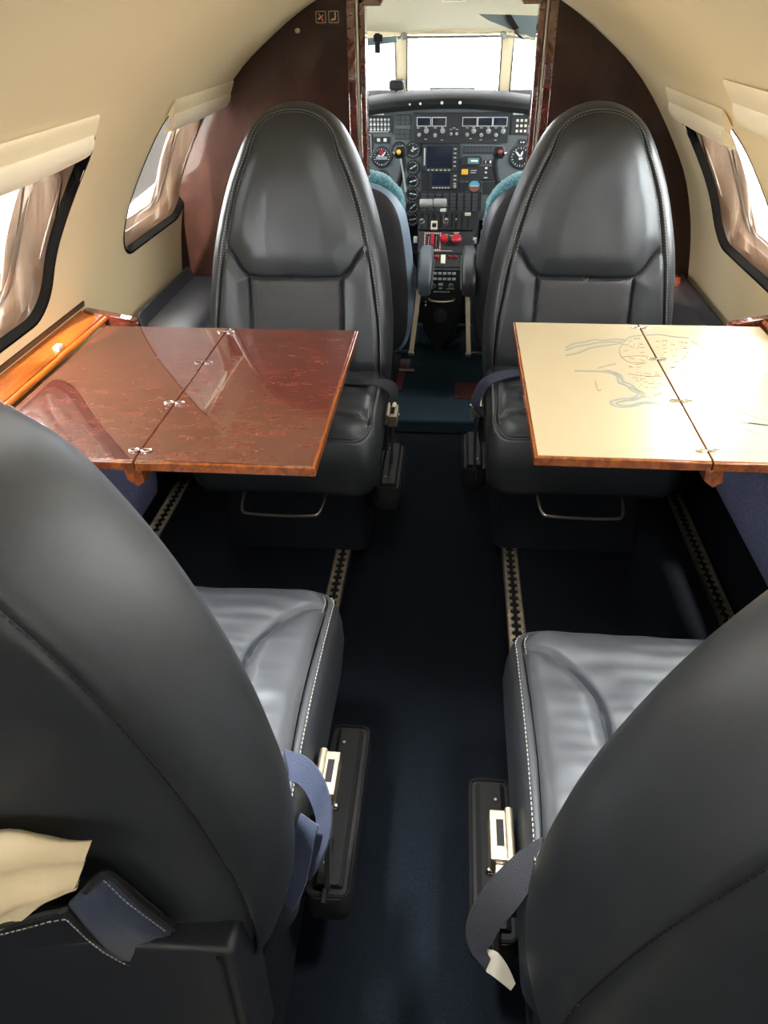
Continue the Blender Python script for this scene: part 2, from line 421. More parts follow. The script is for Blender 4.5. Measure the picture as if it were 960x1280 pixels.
# illuminated notice plate on the bulkhead: no smoking and fasten seat belt symbols
sg = thing('notice_plate', 'small dark wooden plate with no smoking and seat belt symbols on the bulkhead', 'sign', (-.262, YB-.004, 1.225))
MB().prism(rrect(.040, .020, .003), .004, (-.262, YB-.004, 1.225)).build('plate', 'mahogany_wall', sg, bevel=.001)
for k, px in enumerate((-.280, -.246)):
    fr = MB()
    o_, i_ = rrect(.0135, .0135, .003), rrect(.012, .012, .0025)
    fr.loft([[Vector((px+a, YB-.0046, 1.225+b)) for a, b in o_], [Vector((px+a, YB-.0046, 1.225+b)) for a, b in i_]], cap0=False, cap1=False)
    f = fr.build('symbol_frame', 'brass', sg)
    if k == 0:
        MB().box(-.0105, 0, -.0018, .0105, .0004, .0018, Matrix.Translation((px, YB-.0050, 1.225)) @ Matrix.Rotation(math.radians(55), 4, 'Y')).build('slash', 'orange_sign', f)
        MB().box(-.009, 0, -.0013, .004, .0003, .0013, Matrix.Translation((px, YB-.0048, 1.225)) @ Matrix.Rotation(math.radians(-35), 4, 'Y')).build('cigarette', 'ivory', f)
        MB().box(.004, 0, -.0013, .0085, .0003, .0013, Matrix.Translation((px, YB-.0048, 1.225)) @ Matrix.Rotation(math.radians(-35), 4, 'Y')).build('ember', 'orange_sign', f)
    else:
        MB().tube([(px+.004, YB-.0048, 1.234), (px+.005, YB-.0048, 1.226), (px+.0035, YB-.0048, 1.219), (px-.004, YB-.0048, 1.219), (px-.007, YB-.0048, 1.217)], .0013, 6).build('belt_figure', 'ivory', f)
        MB().lathe([(0, .0004), (.0018, .0004), (.0018, 0)], (px+.0045, YB-.0048, 1.2355), n=10).build('figure_head', 'orange_sign', f)
        MB().tube([(px+.0045, YB-.005, 1.226), (px, YB-.005, 1.2205), (px-.006, YB-.005, 1.2215)], .0010, 6).build('belt', 'orange_sign', f)
hk = thing('coat_hook', 'tiny brass coat hook button on the bulkhead below the notice plate', 'hook', (-.345, YB, 1.195))
MB().lathe([(.0065, 0), (.0065, .003), (.004, .004), (.003, .012), (.0055, .014), (.0045, .018), (0, .019)], (-.345, YB, 1.195)).build('stud', 'brass', hk, smooth=True)

# ------------------------------------------------------------------ seat tracks let into the raised floor
def seat_track(xc, y0, y1, label, w=.034):
    root = thing('seat_track', label, 'floor rail', (xc, (y0+y1)/2, .04), 'perforated metal seat tracks in the floor')
    box('channel', 'black_matte', xc-w/2, y0, .0402, xc+w/2, y1, .0412, root, 0)
    pitch = .025; n = int((y1-y0)/pitch)
    for s in (-1, 1):
        poly = [(xc+s*w/2, y0), (xc+s*.004, y0)]
        for k in range(n):
            yc = y0+(k+.5)*pitch
            for a in range(-3, 4):
                th = a/3*PI/2
                poly.append((xc+s*(.0045+.0075*math.cos(th)), yc+.0088*math.sin(th)))
        poly += [(xc+s*.004, y1), (xc+s*w/2, y1)]
        MB().prism(poly, .0035, (0, 0, .0412), (1,0,0), (0,1,0), (0,0,1)).build('lip', 'rail_metal', root)
    for s in (-1, 1): box('edge_strip', 'steel', xc+s*(w/2+.002)-.0018, y0, .040, xc+s*(w/2+.002)+.0018, y1, .047, root, .0008)
seat_track(-.168, -.4, 2.2, 'perforated metal floor track along the left side of the aisle')
seat_track(.271, -.4, 2.2, 'perforated metal floor track along the right side of the aisle')
seat_track(-.700, -.4, 2.2, 'perforated metal floor track against the left cabin side, in shade under the brown table')
seat_track(.762, -.4, 2.2, 'perforated metal floor track against the right cabin side below the blue lining')

# ------------------------------------------------------------------ club seats
BACK = [(0,.325),(.10,.325),(.175,.331),(.207,.35),(.222,.38),(.232,.42),(.2373,.48),(.2388,.56),(.2346,.62),(.2265,.69),(.2130,.76),(.1905,.84),(.1690,.90),(.1460,.95),(.1240,.99),(.101,1.02),(.066,1.045),(.030,1.058),(0,1.061)]
def outline(pts, N):
    c = catmull([(a, b, 0) for a, b in pts], 10)
    half = [(p.x, p.y) for p in c]
    full = half+[(-x, z) for x, z in reversed(half[1:-1])]
    full.append(full[0])
    L = [0]
    for i in range(len(full)-1): L.append(L[-1]+math.dist(full[i], full[i+1]))
    out = []; j = 0
    for k in range(N):
        t = L[-1]*k/N
        while L[j+1] < t: j += 1
        f = (t-L[j])/max(1e-9, L[j+1]-L[j])
        out.append((lerp(full[j][0], full[j+1][0], f), lerp(full[j][1], full[j+1][1], f)))
    return out
def inset(p, c, d):
    l = math.dist(p, c); f = max(0, 1-d/l)
    return (c[0]+(p[0]-c[0])*f, c[1]+(p[1]-c[1])*f)
def dashes(P, seglen=.0042, gap=.0030, r=.0007):
    """a row of stitches along a polyline"""
    b = MB(); P = [Vector(p) for p in P]; L = 0; acc = []
    for i in range(len(P)-1):
        acc.append(L); L += (P[i+1]-P[i]).length
    acc.append(L)
    def at(t):
        lo = 0
        for i in range(len(P)-1):
            if acc[i+1] >= t: return P[i].lerp(P[i+1], (t-acc[i])/max(1e-9, acc[i+1]-acc[i]))
        return P[-1]
    t = 0; i = 0
    k = 0
    while t+seglen < L:
        b.tube([at(t), at(t+seglen)], r, 4); t += seglen+gap
    return b

def make_seat(label, pos, rot, aisle, k, F, NB, NR, arm, belt=None, twist=0., handle=True, lower_box=False, drop=.045, cross=False):
    root = thing('club_seat', label, 'seat', (0,0,0), 'four dark leather cabin seats')
    s = aisle
    lean = lambda z: -k*(z-.42)
    c = (0, .66); O = outline(BACK, NB)
    def P(p, y): return Vector((p[0], y*(smoothstep(.36, .50, p[1]) if y > 0 else 1)+lean(p[1]), p[1]))
    # --- shell with the side gusset and rear panel
    T = lambda p: smoothstep(.985, 1.045, p[1])
    prof = [(.040,.060),(.037,.0625),(.034,.0670),(.028,.0680),(.018,.0610),(.008,.042),(.002,.020),(0,0),(.002,-.024),(.006,-.047),(.012,-.070),(.019,-.085),(.026,-.0925),(.0295,-.0905),(.0330,-.079),(.0365,-.0905),(.044,-.0950),(.07,-.0985),(.12,-.102),(.17,-.104)]
    loops = []
    for d, y in prof:
        row = []
        for o in O:
            t = T(o) if y > .015 else 0
            row.append(P(inset(o, c, d*(1-.62*t)), y-t*.020*(y/.06)))
        loops.append(row)
    loops.append([P((c[0]+(o[0]-c[0])*.12, c[1]+(o[1]-c[1])*.12), -.105) for o in O])
    bk = MB().loft(loops, cap0=True, cap1=True).build('backrest', 'leather', root, smooth=True, angle=180, local=True)
    # --- front panels with sewn-in seams
    hz = .69; hx = .115
    arc = [(q.x, q.y) for q in catmull([(hx, hz, 0), (.138, .712, 0), (.158, .742, 0), (.205, .780, 0)], 6)]
    seams = [[(-hx, hz), (hx, hz)], [(hx, hz), (.117, .33)], [(-hx, hz), (-.117, .33)], arc, [(-a, b) for a, b in arc]]
    V = {}; faces = {'headrest_panel': [], 'center_panel': [], 'side_bolster': [], 'side_bolster_b': []}
    vs = []
    def arcz(ax):
        if ax <= hx: return hz
        return interp(ax, [a for a, b in arc], [b for a, b in arc])
    for i in range(NR+1):
        f = 1-i/NR
        for o in O:
            b0 = inset(o, c, .0395*(1-.62*T(o)))
            p = (c[0]+(b0[0]-c[0])*f, c[1]+(b0[1]-c[1])*f)
            e = math.dist(b0, p)
            d = min(seg_dist(p[0], p[1], q) for q in seams)
            up = p[1] > arcz(abs(p[0]))
            t = T(o)
            y = .0605+.0085*(1-math.exp(-e/.006))+.017*smoothstep(-.01, .14, e)-t*.020*math.exp(-e/.05)
            y -= .010*math.exp(-(d/.0040)**2)+.006*math.exp(-d/.014)
            if up: y += .010*smoothstep(0, .06, d)*smoothstep(0, .05, e)
            elif abs(p[0]) > hx: y += .008*smoothstep(0, .04, d)
            w = noise.noise(Vector((p[0]*14+pos[0]*9, p[1]*9, pos[1])))*.0022+noise.noise(Vector((p[0]*45, p[1]*12+pos[0]*5, 2)))*.0011*math.exp(-d/.05)
            vs.append(P(p, y+w))
    n = len(O)
    for i in range(NR):
        for j in range(n):
            q = (i*n+j, i*n+(j+1) % n, (i+1)*n+(j+1) % n, (i+1)*n+j)
            x = sum(vs[t].x for t in q)/4; z = sum(vs[t].z for t in q)/4
            if z > arcz(abs(x)): nm = 'headrest_panel'
            elif abs(x) < hx: nm = 'center_panel'
            else: nm = 'side_bolster' if x > 0 else 'side_bolster_b'
            faces[nm].append(q)
    for nm, fs in faces.items():
        used = sorted({t for q in fs for t in q}); ix = {t: a for a, t in enumerate(used)}
        b = MB(); b.v = [tuple(vs[t]) for t in used]; b.f = [tuple(ix[t] for t in q)[::-1] for q in fs]
        b.build(nm.replace('_b', '') if nm.endswith('_b') else nm, 'leather_perf' if nm == 'center_panel' else 'leather', bk, smooth=True, angle=180, local=True)
    st = MB()
    for d, y in ((.0310, .0682), (.0445, .0690)):
        q = dashes([P(inset(o, c, d*(1-.62*T(o))), y+.0004-T(o)*.02) for o in O[n//14:n-n//14]]); st.add(q.v, q.f)
    st.build('stitching', 'thread', bk, local=True)
    st = MB()
    q = dashes([P(inset(o, c, .0275), -.0938) for o in O[n//14:n-n//14]]); st.add(q.v, q.f)
    # --- cushion
    W = .228; y0 = -.02
    ol = [(a, b+(F+y0)/2) for a, b in rrect(W, (F-y0)/2, .045, 10)]
    # densify straight runs
    dense = []
    for i in range(len(ol)):
        a, b = ol[i], ol[(i+1) % len(ol)]; m = max(1, int(math.dist(a, b)/.008))
        for t in range(m): dense.append((lerp(a[0], b[0], t/m), lerp(a[1], b[1], t/m)))
    ol = dense; cc = (0, (F+y0)/2)
    zf = lambda y: -drop*smoothstep(F-.10, F+.01, y)**1.5
    bol = [(q.x, q.y) for q in catmull([(W-.02, F-.062, 0), (W-.06, F-.085, 0), (W-.10, F-.135, 0), (W-.118, F-.21, 0), (W-.12, y0, 0)], 6)]
    if cross: bol = [(W-.02, F-.064), (W-.08, F-.072), (0, F-.076)]
    bol2 = [(-a, b) for a, b in bol]
    prof = [(.06,.262),(.02,.266),(.006,.285),(.001,.32),(-.004,.36),(-.002,.40),(.004,.430),(.012,.4475),(.018,.452),(.0205,.4485),(.023,.452)]
    def Q(p, z, zz=True): return Vector((p[0], p[1], z+(zf(p[1])*smoothstep(.30, .45, z))))
    cu = MB().loft([[Q(inset(p, cc, d), z) for p in ol] for d, z in prof], cap0=True, cap1=False).build('seat_cushion', 'leather', root, smooth=True, angle=180, local=True)
    vs = []; n = len(ol); NT = 70
    def inb(x, y):   # inside a side bolster
        if cross: return y < F-.074
        return abs(x) > interp(-y, [-b for a, b in bol], [a for a, b in bol]) if y < F-.062 else False
    for i in range(NT+1):
        f = 1-i/NT
        for p in ol:
            b0 = inset(p, cc, .023); q = (cc[0]+(b0[0]-cc[0])*f, cc[1]+(b0[1]-cc[1])*f); e = math.dist(b0, q)
            d = min(seg_dist(q[0], q[1], bol), seg_dist(q[0], q[1], bol2))
            z = .450+.016*(1-math.exp(-e/.012))
            z -= .011*math.exp(-(d/.0045)**2)+.008*math.exp(-d/.022)
            z += ((.003 if cross else .010)*smoothstep(0, .03, d) if inb(*q) else .004*smoothstep(0, .05, d)-.006*smoothstep(.0, .09, d)*smoothstep(F-.06, F-.16, q[1]))
            z += noise.noise(Vector((q[0]*20, q[1]*20, pos[1]*3+pos[0])))*.0022
            z += .0016*noise.noise(Vector((q[0]*8, q[1]*60, 3+pos[0])))*smoothstep(0, .05, e)
            vs.append(Q(q, z))
    faces = {'front_panel': [], 'side_bolster': [], 'b': []}
    for i in range(NT):
        for j in range(n):
            q = (i*n+j, i*n+(j+1) % n, (i+1)*n+(j+1) % n, (i+1)*n+j)
            x = sum(vs[t].x for t in q)/4; y = sum(vs[t].y for t in q)/4
            nm = ('side_bolster' if x > 0 else 'b') if inb(x, y) else 'front_panel'
            faces[nm].append(q)
    for nm, fs in faces.items():
        used = sorted({t for q in fs for t in q}); ix = {t: a for a, t in enumerate(used)}
        b = MB(); b.v = [tuple(vs[t]) for t in used]; b.f = [tuple(ix[t] for t in q) for q in fs]
        b.build('side_bolster' if nm == 'b' else ('top_panel' if nm == 'front_panel' else nm) if not cross else ('front_panel' if nm == 'front_panel' else 'top_panel'), 'leather', cu, smooth=True, angle=180, local=True)
    sd = [p for p in ol if s*p[0] > 0]
    sd = sorted([p for p in ol if s*p[0] > W-.012 and p[1] > .06], key=lambda p: (p[1] if s*p[0] > W-.02 else 9-s*p[0]))
    q = MB()
    for d, z in ((.012, .4484), (.028, .4575)):
        w_ = dashes([Q(inset(p, cc, d), z+.0008) for p in sd]); q.add(w_.v, w_.f)
    q.build('stitching', 'thread', cu, local=True)
    st.build('rear_stitching', 'leather_seam', bk, local=True)
    # --- base, carriage and release bar
    bs = MB().loft([[Vector((a*f, (F-.17)/2-.01+b*g, z)) for a, b in rrect(.185, (F+.0)/2, .03, 5)] for f, g, z in ((1.03,.99,.0455),(1.0,.96,.08),(.98,.95,.20),(1.02,1.0,.268))])
    bs.build('base', 'base_cloth', root, smooth=True, local=True)
    if handle:
        hz_ = .245
        MB().tube(catmull([(-.10, F-.09, hz_+.02), (-.10, F-.02, hz_+.012), (-.092, F+.035, hz_+.002), (-.07, F+.045, hz_), (0, F+.047, hz_-.001), (.07, F+.045, hz_), (.092, F+.035, hz_+.002), (.10, F-.02, hz_+.012), (.10, F-.09, hz_+.02)], 6), .0036, 8).build('release_bar', 'steel', root, smooth=True, local=True)
    # --- folding armrest hanging low on the aisle side
    a0, a1, link, az = arm
    xm = s*.244; pad = MB()
    pl = [(a, b+(a0+a1)/2) for a, b in rrect(.034, (a1-a0)/2, .02, 6)]
    pad.loft([[Vector((xm+a*f, (a0+a1)/2+(b-(a0+a1)/2)*g, z)) for a, b in pl] for f, g, z in ((.80,.95,az-.062),(.96,.99,az-.052),(1,1,az-.03),(1,1,az-.008),(.95,.99,az))])
    ar = pad.build('folding_armrest', 'black_plastic', root, smooth=True, angle=35, local=True)
    hyp = (a1-a0)/2-.018
    MB().loft([[Vector((xm+a*f, (a0+a1)/2+b, z)) for a, b in rrect(.022, hyp, .004, 3)] for f, z in ((1,az-.001),(.98,az+.006),(.72,az+.011))]).build('top_plate', 'black_plastic', ar, local=True)
    rim = [Vector((xm+a, (a0+a1)/2+b, az+.001)) for a, b in rrect(.0305, (a1-a0)/2-.006, .012, 5)]; rim.append(rim[0])
    MB().tube(rim, .0028, 6).build('welt', 'rubber', ar, smooth=True, local=True)
    sl = box('slot', 'black_matte', xm-s*.002-.003, link-.03, az+.010, xm-s*.002+.003, link+.07, az+.0118, ar, 0)
    for yy in (a0+.05, a1-.05): MB().lathe([(.0025, 0), (.0025, .0015), (0, .0016)], (xm-s*.008, yy, az+.0112), (0,0,1), 10).build('screw', 'steel', ar, local=True)
    zt = .392
    xb = s*.252
    MB().loft([[Vector((lerp(xm, xb, t)+dx, link+dy+.02*t, lerp(az+.005, zt, t))) for dx, dy in ((-.004,-.010),(.004,-.010),(.004,.010),(-.004,.010))] for t in (0, .5, 1)]).build('link_arm', 'steel_dark', root, bevel=.0015, local=True)
    br = MB().box(xb-.012, link-.002, zt-.012, xb+.011, link+.066, zt+.018).build('hinge_bracket', 'brass', root, bevel=.002, local=True)
    box('hinge_bracket_slot', 'black_matte', xb-.004, link+.016, zt+.0172, xb+.005, link+.052, zt+.0185, br, 0)
    MB().tube([(xb-s*.012, link-.004, zt+.016), (xb-s*.012, link+.068, zt+.016)], .0055, 10).build('hinge_pin', 'brass', br, smooth=True, local=True)
    box('latch_tongue', 'steel', xb-.006, link-.022, zt-.016, xb+.006, link-.002, zt+.010, br, .0015)
    MB().lathe([(.005, 0), (.005, .006), (.003, .008), (0, .008)], (xb+s*.008, link+.0, zt-.01), (s, 0, 0), 10).build('pivot_screw', 'chrome', br, smooth=True, local=True)
    # seat side arm the bracket is bolted to
    box('side_bracket', 'black_plastic', min(s*.205, s*.240), link-.01, .30, max(s*.205, s*.240), link+.045, .375, root, .004)
    if lower_box:
        bx = MB().loft([[Vector((a, -.138+y, b+.345+.05*a*s)) for a, b in rrect(.205, .145, .012, 4)] for y in (0, .010, .075)])
        bx.build('rear_cover', 'leather_plain', root, bevel=.006, local=True)
        MB().tube([(s*.190, -.1395, .49), (s*.192, -.1395, .20)], .003, 6).build('cover_welt', 'leather_seam', root, smooth=True, local=True)
    root.location = pos; root.rotation_euler = (0, 0, rot)
    return root

m = mat('leather_perf', (.028, .031, .036), rough=.46, spec=.5)
nt = m.node_tree; n_ = nt.nodes; tc = n_.new('ShaderNodeTexCoord'); vo = n_.new('ShaderNodeTexVoronoi'); vo.inputs['Scale'].default_value = 260; vo.inputs['Randomness'].default_value = 0
mpn = n_.new('ShaderNodeMapping'); mpn.inputs['Scale'].default_value = (1, .001, 1); mpn.inputs['Rotation'].default_value = (0, math.radians(45), 0)
nt.links.new(tc.outputs['Object'], mpn.inputs['Vector']); nt.links.new(mpn.outputs['Vector'], vo.inputs['Vector'])
bp = n_.new('ShaderNodeBump'); bp.inputs['Strength'].default_value = .35; bp.inputs['Distance'].default_value = .004
nt.links.new(vo.outputs['Distance'], bp.inputs['Height']); nt.links.new(bp.outputs['Normal'], n_['Principled BSDF'].inputs['Normal'])

SEAT_FL = make_seat('dark leather seat facing the camera behind the brown wooden table, left of the aisle', (-.294, 1.888, 0), PI, -1, .24, .355, 300, 70, (.01, .26, .13, .235), cross=True)
SEAT_FR = make_seat('dark leather seat facing the camera behind the cream map table, right of the aisle', (.417, 1.954, 0), PI, 1, .115, .385, 300, 70, (-.10, .13, .13, .185), cross=True)
SEAT_NL = make_seat('dark leather seat seen from behind at left, cream cloth in its back pocket', (-.2975, .503, 0), 0, 1, .1475, .485, 240, 40, (.09, .41, .11, .195), handle=False, lower_box=True, drop=.012)
SEAT_NR = make_seat('dark leather seat seen from behind at the lower right corner, plain back without a pocket', (.426, .434, 0), 0, -1, .20, .484, 240, 40, (.115, .385, .105, .195), handle=False, drop=.012)

# ------------------------------------------------------------------ tables
def table(label, name, x_aisle, x_hinge, x_wall, y0, y1, top, zt=.66):
    root = thing('folding_table', label, 'table', ((x_aisle+x_wall)/2, (y0+y1)/2, zt-.02), 'folding tables between the facing seats')
    sg = 1 if x_wall > x_aisle else -1
    th = .017; e = .005
    def leaf(xa, xb, edges):
        lo, hi = min(xa, xb), max(xa, xb)
        core = box('leaf', 'mahogany_edge' if top != 'mahogany' else 'mahogany_edge', lo, y0, zt-th, hi, y1, zt-.0012, root, .0025)
        il = .0010 if abs(lo-x_hinge) < .01 else .0055; ih = .0010 if abs(hi-x_hinge) < .01 else .0055
        MB().prism([(lo+il, y0+.0055), (hi-ih, y0+.0055), (hi-ih, y1-.0055), (lo+il, y1-.0055)], .0018, (0,0,zt-.0016), (1,0,0), (0,1,0), (0,0,1)).build('veneer_top', top, core, bevel=.0006)
        return core
    g = .0008*sg
    outer = leaf(x_aisle, x_hinge-g, 'a'); inner = leaf(x_hinge+g, x_wall, 'a')
    for k in range(4):
        y = lerp(y0+.035, y1-.03, (0, .33, .68, 1)[k])
        h = MB()
        for sx in (-1, 1):
            pts = [Vector((x_hinge+sx*.010+.0085*math.cos(t*PI/6), y+.0045*math.sin(t*PI/6), zt+.0016)) for t in range(13)]
            h.tube(pts, .0013, 6)
        hb = h.build('hinge', 'chrome', root, smooth=True)
    # stop block under the hinge and the slide rail under the inner leaf
    wb = MB().prism([(-.014, 0), (.014, 0), (.017, -.022), (.004, -.032), (-.012, -.020)], .03, (x_hinge+sg*.006, y0+.004, zt-th)).build('stop_block', 'mahogany_edge', root, bevel=.002)
    for yy in (y0+.06, y1-.10):
        MB().prism([(0, 0), (sg*.24, 0), (sg*.24, -.10), (sg*.20, -.085), (sg*.10, -.03), (0, -.014)], .018, (x_wall-sg*.22, yy, zt-th)).build('support_arm', 'mahogany_edge', root, bevel=.002)
    return root, outer, inner
tl, tlo, tli = table('glossy brown wooden folding table jutting from the left cabin wall', 'l', -.107, -.394, -.677, 1.005, 1.603, 'mahogany')
trr, tro, tri = table('cream topped folding table with an inlaid map, jutting from the right cabin wall', 'r', .230, .5015, .765, 1.062, 1.676, 'inlay_cream')
# lines of the inlaid map
def inlay(P, parent, name, r=.0012, m='inlay_line', n=6):
    pts = catmull([(x, y, 0) for x, y in P], n)
    A = []; B = []
    for i, p in enumerate(pts):
        t = (pts[min(i+1, len(pts)-1)]-pts[max(i-1, 0)]).normalized(); w = Vector((-t.y, t.x, 0))*r
        A.append((p.x+w.x, p.y+w.y, .66045)); B.append((p.x-w.x, p.y-w.y, .66045))
    return MB().ribbon(A, B, .00012).build(name, m, parent)

MAP = dict(
a=[(.33,1.525),(.35,1.548),(.374,1.559),(.394,1.573),(.412,1.569),(.437,1.579),(.457,1.574)],
b=[(.328,1.51),(.352,1.532),(.372,1.541),(.396,1.555),(.425,1.562),(.448,1.563)],
c=[(.325,1.482),(.353,1.499),(.379,1.525),(.408,1.539),(.442,1.554)],
d=[(.457,1.571),(.472,1.594),(.497,1.605)], d2=[(.506,1.606),(.536,1.61),(.562,1.6),(.592,1.594)],
f=[(.332,1.405),(.362,1.405),(.391,1.402),(.408,1.386),(.408,1.353),(.419,1.343),(.424,1.324),(.434,1.305),(.417,1.287),(.397,1.282),(.379,1.269),(.387,1.251),(.411,1.252),(.441,1.268),(.474,1.261)],
f2=[(.396,1.410),(.416,1.392),(.417,1.360),(.428,1.348),(.434,1.328),(.445,1.305),(.424,1.281),(.404,1.275),(.389,1.266),(.393,1.258),(.411,1.258),(.441,1.274),(.474,1.266)],
m=[(.577,1.275),(.591,1.255),(.611,1.247),(.634,1.225)], n=[(.557,1.235),(.574,1.223),(.587,1.203),(.6,1.199),(.624,1.193),(.70,1.19)],
o=[(.70,1.15),(.614,1.164),(.594,1.167),(.585,1.182),(.596,1.198),(.624,1.194),(.69,1.186)])
INK = dict(e=[(.457,1.571),(.437,1.522),(.434,1.48),(.447,1.452),(.477,1.454)], g=[(.388,1.41),(.404,1.403),(.414,1.376),(.414,1.345),(.425,1.334),(.439,1.301),(.411,1.277),(.388,1.266)],
h=[(.379,1.42),(.396,1.432),(.417,1.445)], i=[(.434,1.48),(.475,1.488),(.498,1.47)], j=[(.432,1.396),(.464,1.387),(.494,1.389)], k=[(.365,1.358),(.364,1.318),(.37,1.319)], p=[(.581,1.268),(.591,1.241),(.603,1.234),(.628,1.214),(.70,1.19)])
def merged(D, r, m, par, nm, extra=None):
    b = MB()
    for P in D.values():
        pts = catmull([(x, y, 0) for x, y in P], 6); A = []; B = []
        for i, p in enumerate(pts):
            t = (pts[min(i+1, len(pts)-1)]-pts[max(i-1, 0)]).normalized(); w = Vector((-t.y, t.x, 0))*r
            A.append((p.x+w.x, p.y+w.y, .6604)); B.append((p.x-w.x, p.y-w.y, .6604))
        b.ribbon(A, B, .00025)
    if extra:
        for x, y, a, l in extra:
            dx, dy = math.cos(a)*l, math.sin(a)*l
            b.ribbon([(x-dx-dy*.1, y-dy+dx*.1, .6604), (x+dx-dy*.1, y+dy+dx*.1, .6604)], [(x-dx+dy*.1, y-dy-dx*.1, .6604), (x+dx+dy*.1, y+dy-dx*.1, .6604)], .00025)
    return b.build(nm, m, par)
for par, cond in ((tro, lambda x: x < .502), (tri, lambda x: x >= .502)):
    merged({k: v for k, v in MAP.items() if cond(v[0][0])}, .0024, 'inlay_line', par, 'map_coastline')
    rnd = random.Random(3); ex = []
    for _ in range(260):
        x, y = rnd.uniform(.42, .62), rnd.uniform(1.28, 1.59)
        if cond(x) and (x > .44+.0*y) and abs(x-.5015) > .012 and y > 1.28+(x-.42)*.4: ex.append((x, y, rnd.choice((0, .3, -.5, 1.4)), rnd.uniform(.002, .006)))
    merged({k: v for k, v in INK.items() if cond(v[0][0])}, .0007, 'inlay_ink', par, 'map_lettering', ex)

# ------------------------------------------------------------------ things fastened to the seats, given in cabin coordinates
def on_seat(mb, name, m, seat, smooth=False, **k):
    Mx = Matrix.Translation(seat.location) @ Matrix.Rotation(seat.rotation_euler.z, 4, 'Z'); I = Mx.inverted()
    mb.v = [tuple(I @ Vector(v)) for v in mb.v]
    return mb.build(name, m, seat, smooth=smooth, local=True, **k)
def belt(seat, A, B, m, name='seat_belt', th=.0014):
    A = catmull(A, 8); B = catmull(B, 8)
    return on_seat(MB().ribbon(A, B, th), name, m, seat, smooth=True, angle=60)
b1 = belt(SEAT_NL, [(-.112,.644,.46),(-.092,.627,.47),(-.069,.616,.475),(-.047,.598,.47),(-.031,.57,.455),(-.028,.544,.43),(-.037,.524,.405),(-.05,.513,.38)],
     [(-.106,.608,.44),(-.086,.598,.45),(-.069,.59,.45),(-.055,.574,.44),(-.048,.561,.42),(-.054,.541,.40),(-.069,.53,.375),(-.083,.51,.36)], 'web_navy')
b1b = belt(SEAT_NL, [(-.066,.560,.440),(-.070,.550,.430),(-.075,.535,.410),(-.082,.515,.388),(-.095,.500,.365)], [(-.042,.545,.440),(-.046,.535,.428),(-.050,.518,.405),(-.055,.500,.385),(-.066,.482,.365)], 'web_navy', 'belt_end')
b2 = belt(SEAT_NR, [(.228,.544,.46),(.196,.525,.455),(.165,.501,.44),(.142,.477,.42),(.133,.459,.40),(.139,.444,.38),(.156,.436,.36)],
     [(.228,.512,.44),(.208,.498,.43),(.188,.477,.415),(.171,.465,.395),(.163,.456,.38),(.157,.452,.37),(.162,.45,.355)], 'web_black')
tg = on_seat(MB().ribbon(catmull([(.158,.458,.362),(.170,.455,.362),(.182,.446,.352),(.191,.435,.338)], 4), catmull([(.158,.440,.348),(.166,.437,.345),(.176,.434,.338),(.186,.430,.332)], 4), .0005), 'belt_label', 'paper', SEAT_NR, smooth=True)
tg['label'] = 'white care label sewn to the belt webbing'
b3 = belt(SEAT_FL, [(-.46,1.835,.462),(-.30,1.775,.472),(-.144,1.760,.474),(-.085,1.765,.474),(-.050,1.785,.462),(-.034,1.79,.435),(-.040,1.771,.395)],
     [(-.46,1.800,.465),(-.30,1.745,.474),(-.144,1.728,.476),(-.090,1.730,.474),(-.062,1.745,.455),(-.050,1.752,.425),(-.052,1.745,.385)], 'web_black')
on_seat(MB().box(-.051,1.742,.365,-.041,1.766,.415, Matrix.Translation((-.046,1.754,.39)) @ Matrix.Rotation(.25, 4, 'Y') @ Matrix.Translation((.046,-1.754,-.39))), 'belt_buckle', 'ivory', SEAT_FL, bevel=.003)
b4 = belt(SEAT_FR, [(.30,1.83,.485),(.249,1.815,.485),(.209,1.80,.485),(.176,1.785,.472),(.158,1.775,.445),(.153,1.765,.415),(.168,1.764,.39)],
     [(.30,1.80,.480),(.249,1.785,.480),(.213,1.768,.476),(.190,1.755,.465),(.176,1.750,.44),(.172,1.744,.412),(.186,1.744,.388)], 'web_navy')

# pocket on the back of the seat at lower left, with a cream cloth stuffed in
LY = lambda z: .503-.1475*(z-.42)-.105
def rear(x, z, off): return Vector((x, LY(z)-off, z))
def pock(x, t):
    top = interp(x, [-.51,-.31,-.245,-.228,-.222,-.205,-.170,-.155], [.540,.549,.582,.586,.515,.462,.452,.455])
    z = lerp(.40, top, t)
    return rear(x, z, .008+.026*math.sin(PI*min(1, max(0, (x+.52)/.38)))*(.35+.65*t))
xs_ = [-.51+.26*i/20 for i in range(20)]+[-.25+.095*i/18 for i in range(19)]
loops = [[pock(x, j/10) for x in xs_] for j in range(11)]
pk = on_seat(MB().loft(loops, close=False), 'back_pocket', 'leather_plain', SEAT_NL, smooth=True, angle=180)
so = pk.modifiers.new('thick', 'SOLIDIFY'); so.thickness = .004
hem = [pock(x, 1)+Vector((0,-.001,0)) for x in xs_]
on_seat(MB().tube(hem, .0032, 6), 'pocket_hem', 'leather_seam', SEAT_NL, smooth=True)
on_seat(dashes([p+Vector((0,-.004,-.008)) for p in hem[:-4]]), 'pocket_stitching', 'thread', SEAT_NL)
fl = MB().loft([[rear(-.226,.590,.024), rear(-.200,.622,.018), rear(-.181,.636,.010), rear(-.168,.590,.010), rear(-.151,.520,.008)],
                [rear(-.226,.540,.026), rear(-.214,.560,.026), rear(-.198,.560,.022), rear(-.180,.530,.018), rear(-.160,.490,.010)],
                [rear(-.222,.490,.028), rear(-.208,.470,.028), rear(-.190,.458,.024), rear(-.175,.454,.016), rear(-.160,.455,.008)]], close=False)
f_ = on_seat(fl, 'pocket_flap', 'web_navy', SEAT_NL, smooth=True, angle=180); so = f_.modifiers.new('thick', 'SOLIDIFY'); so.thickness = .004
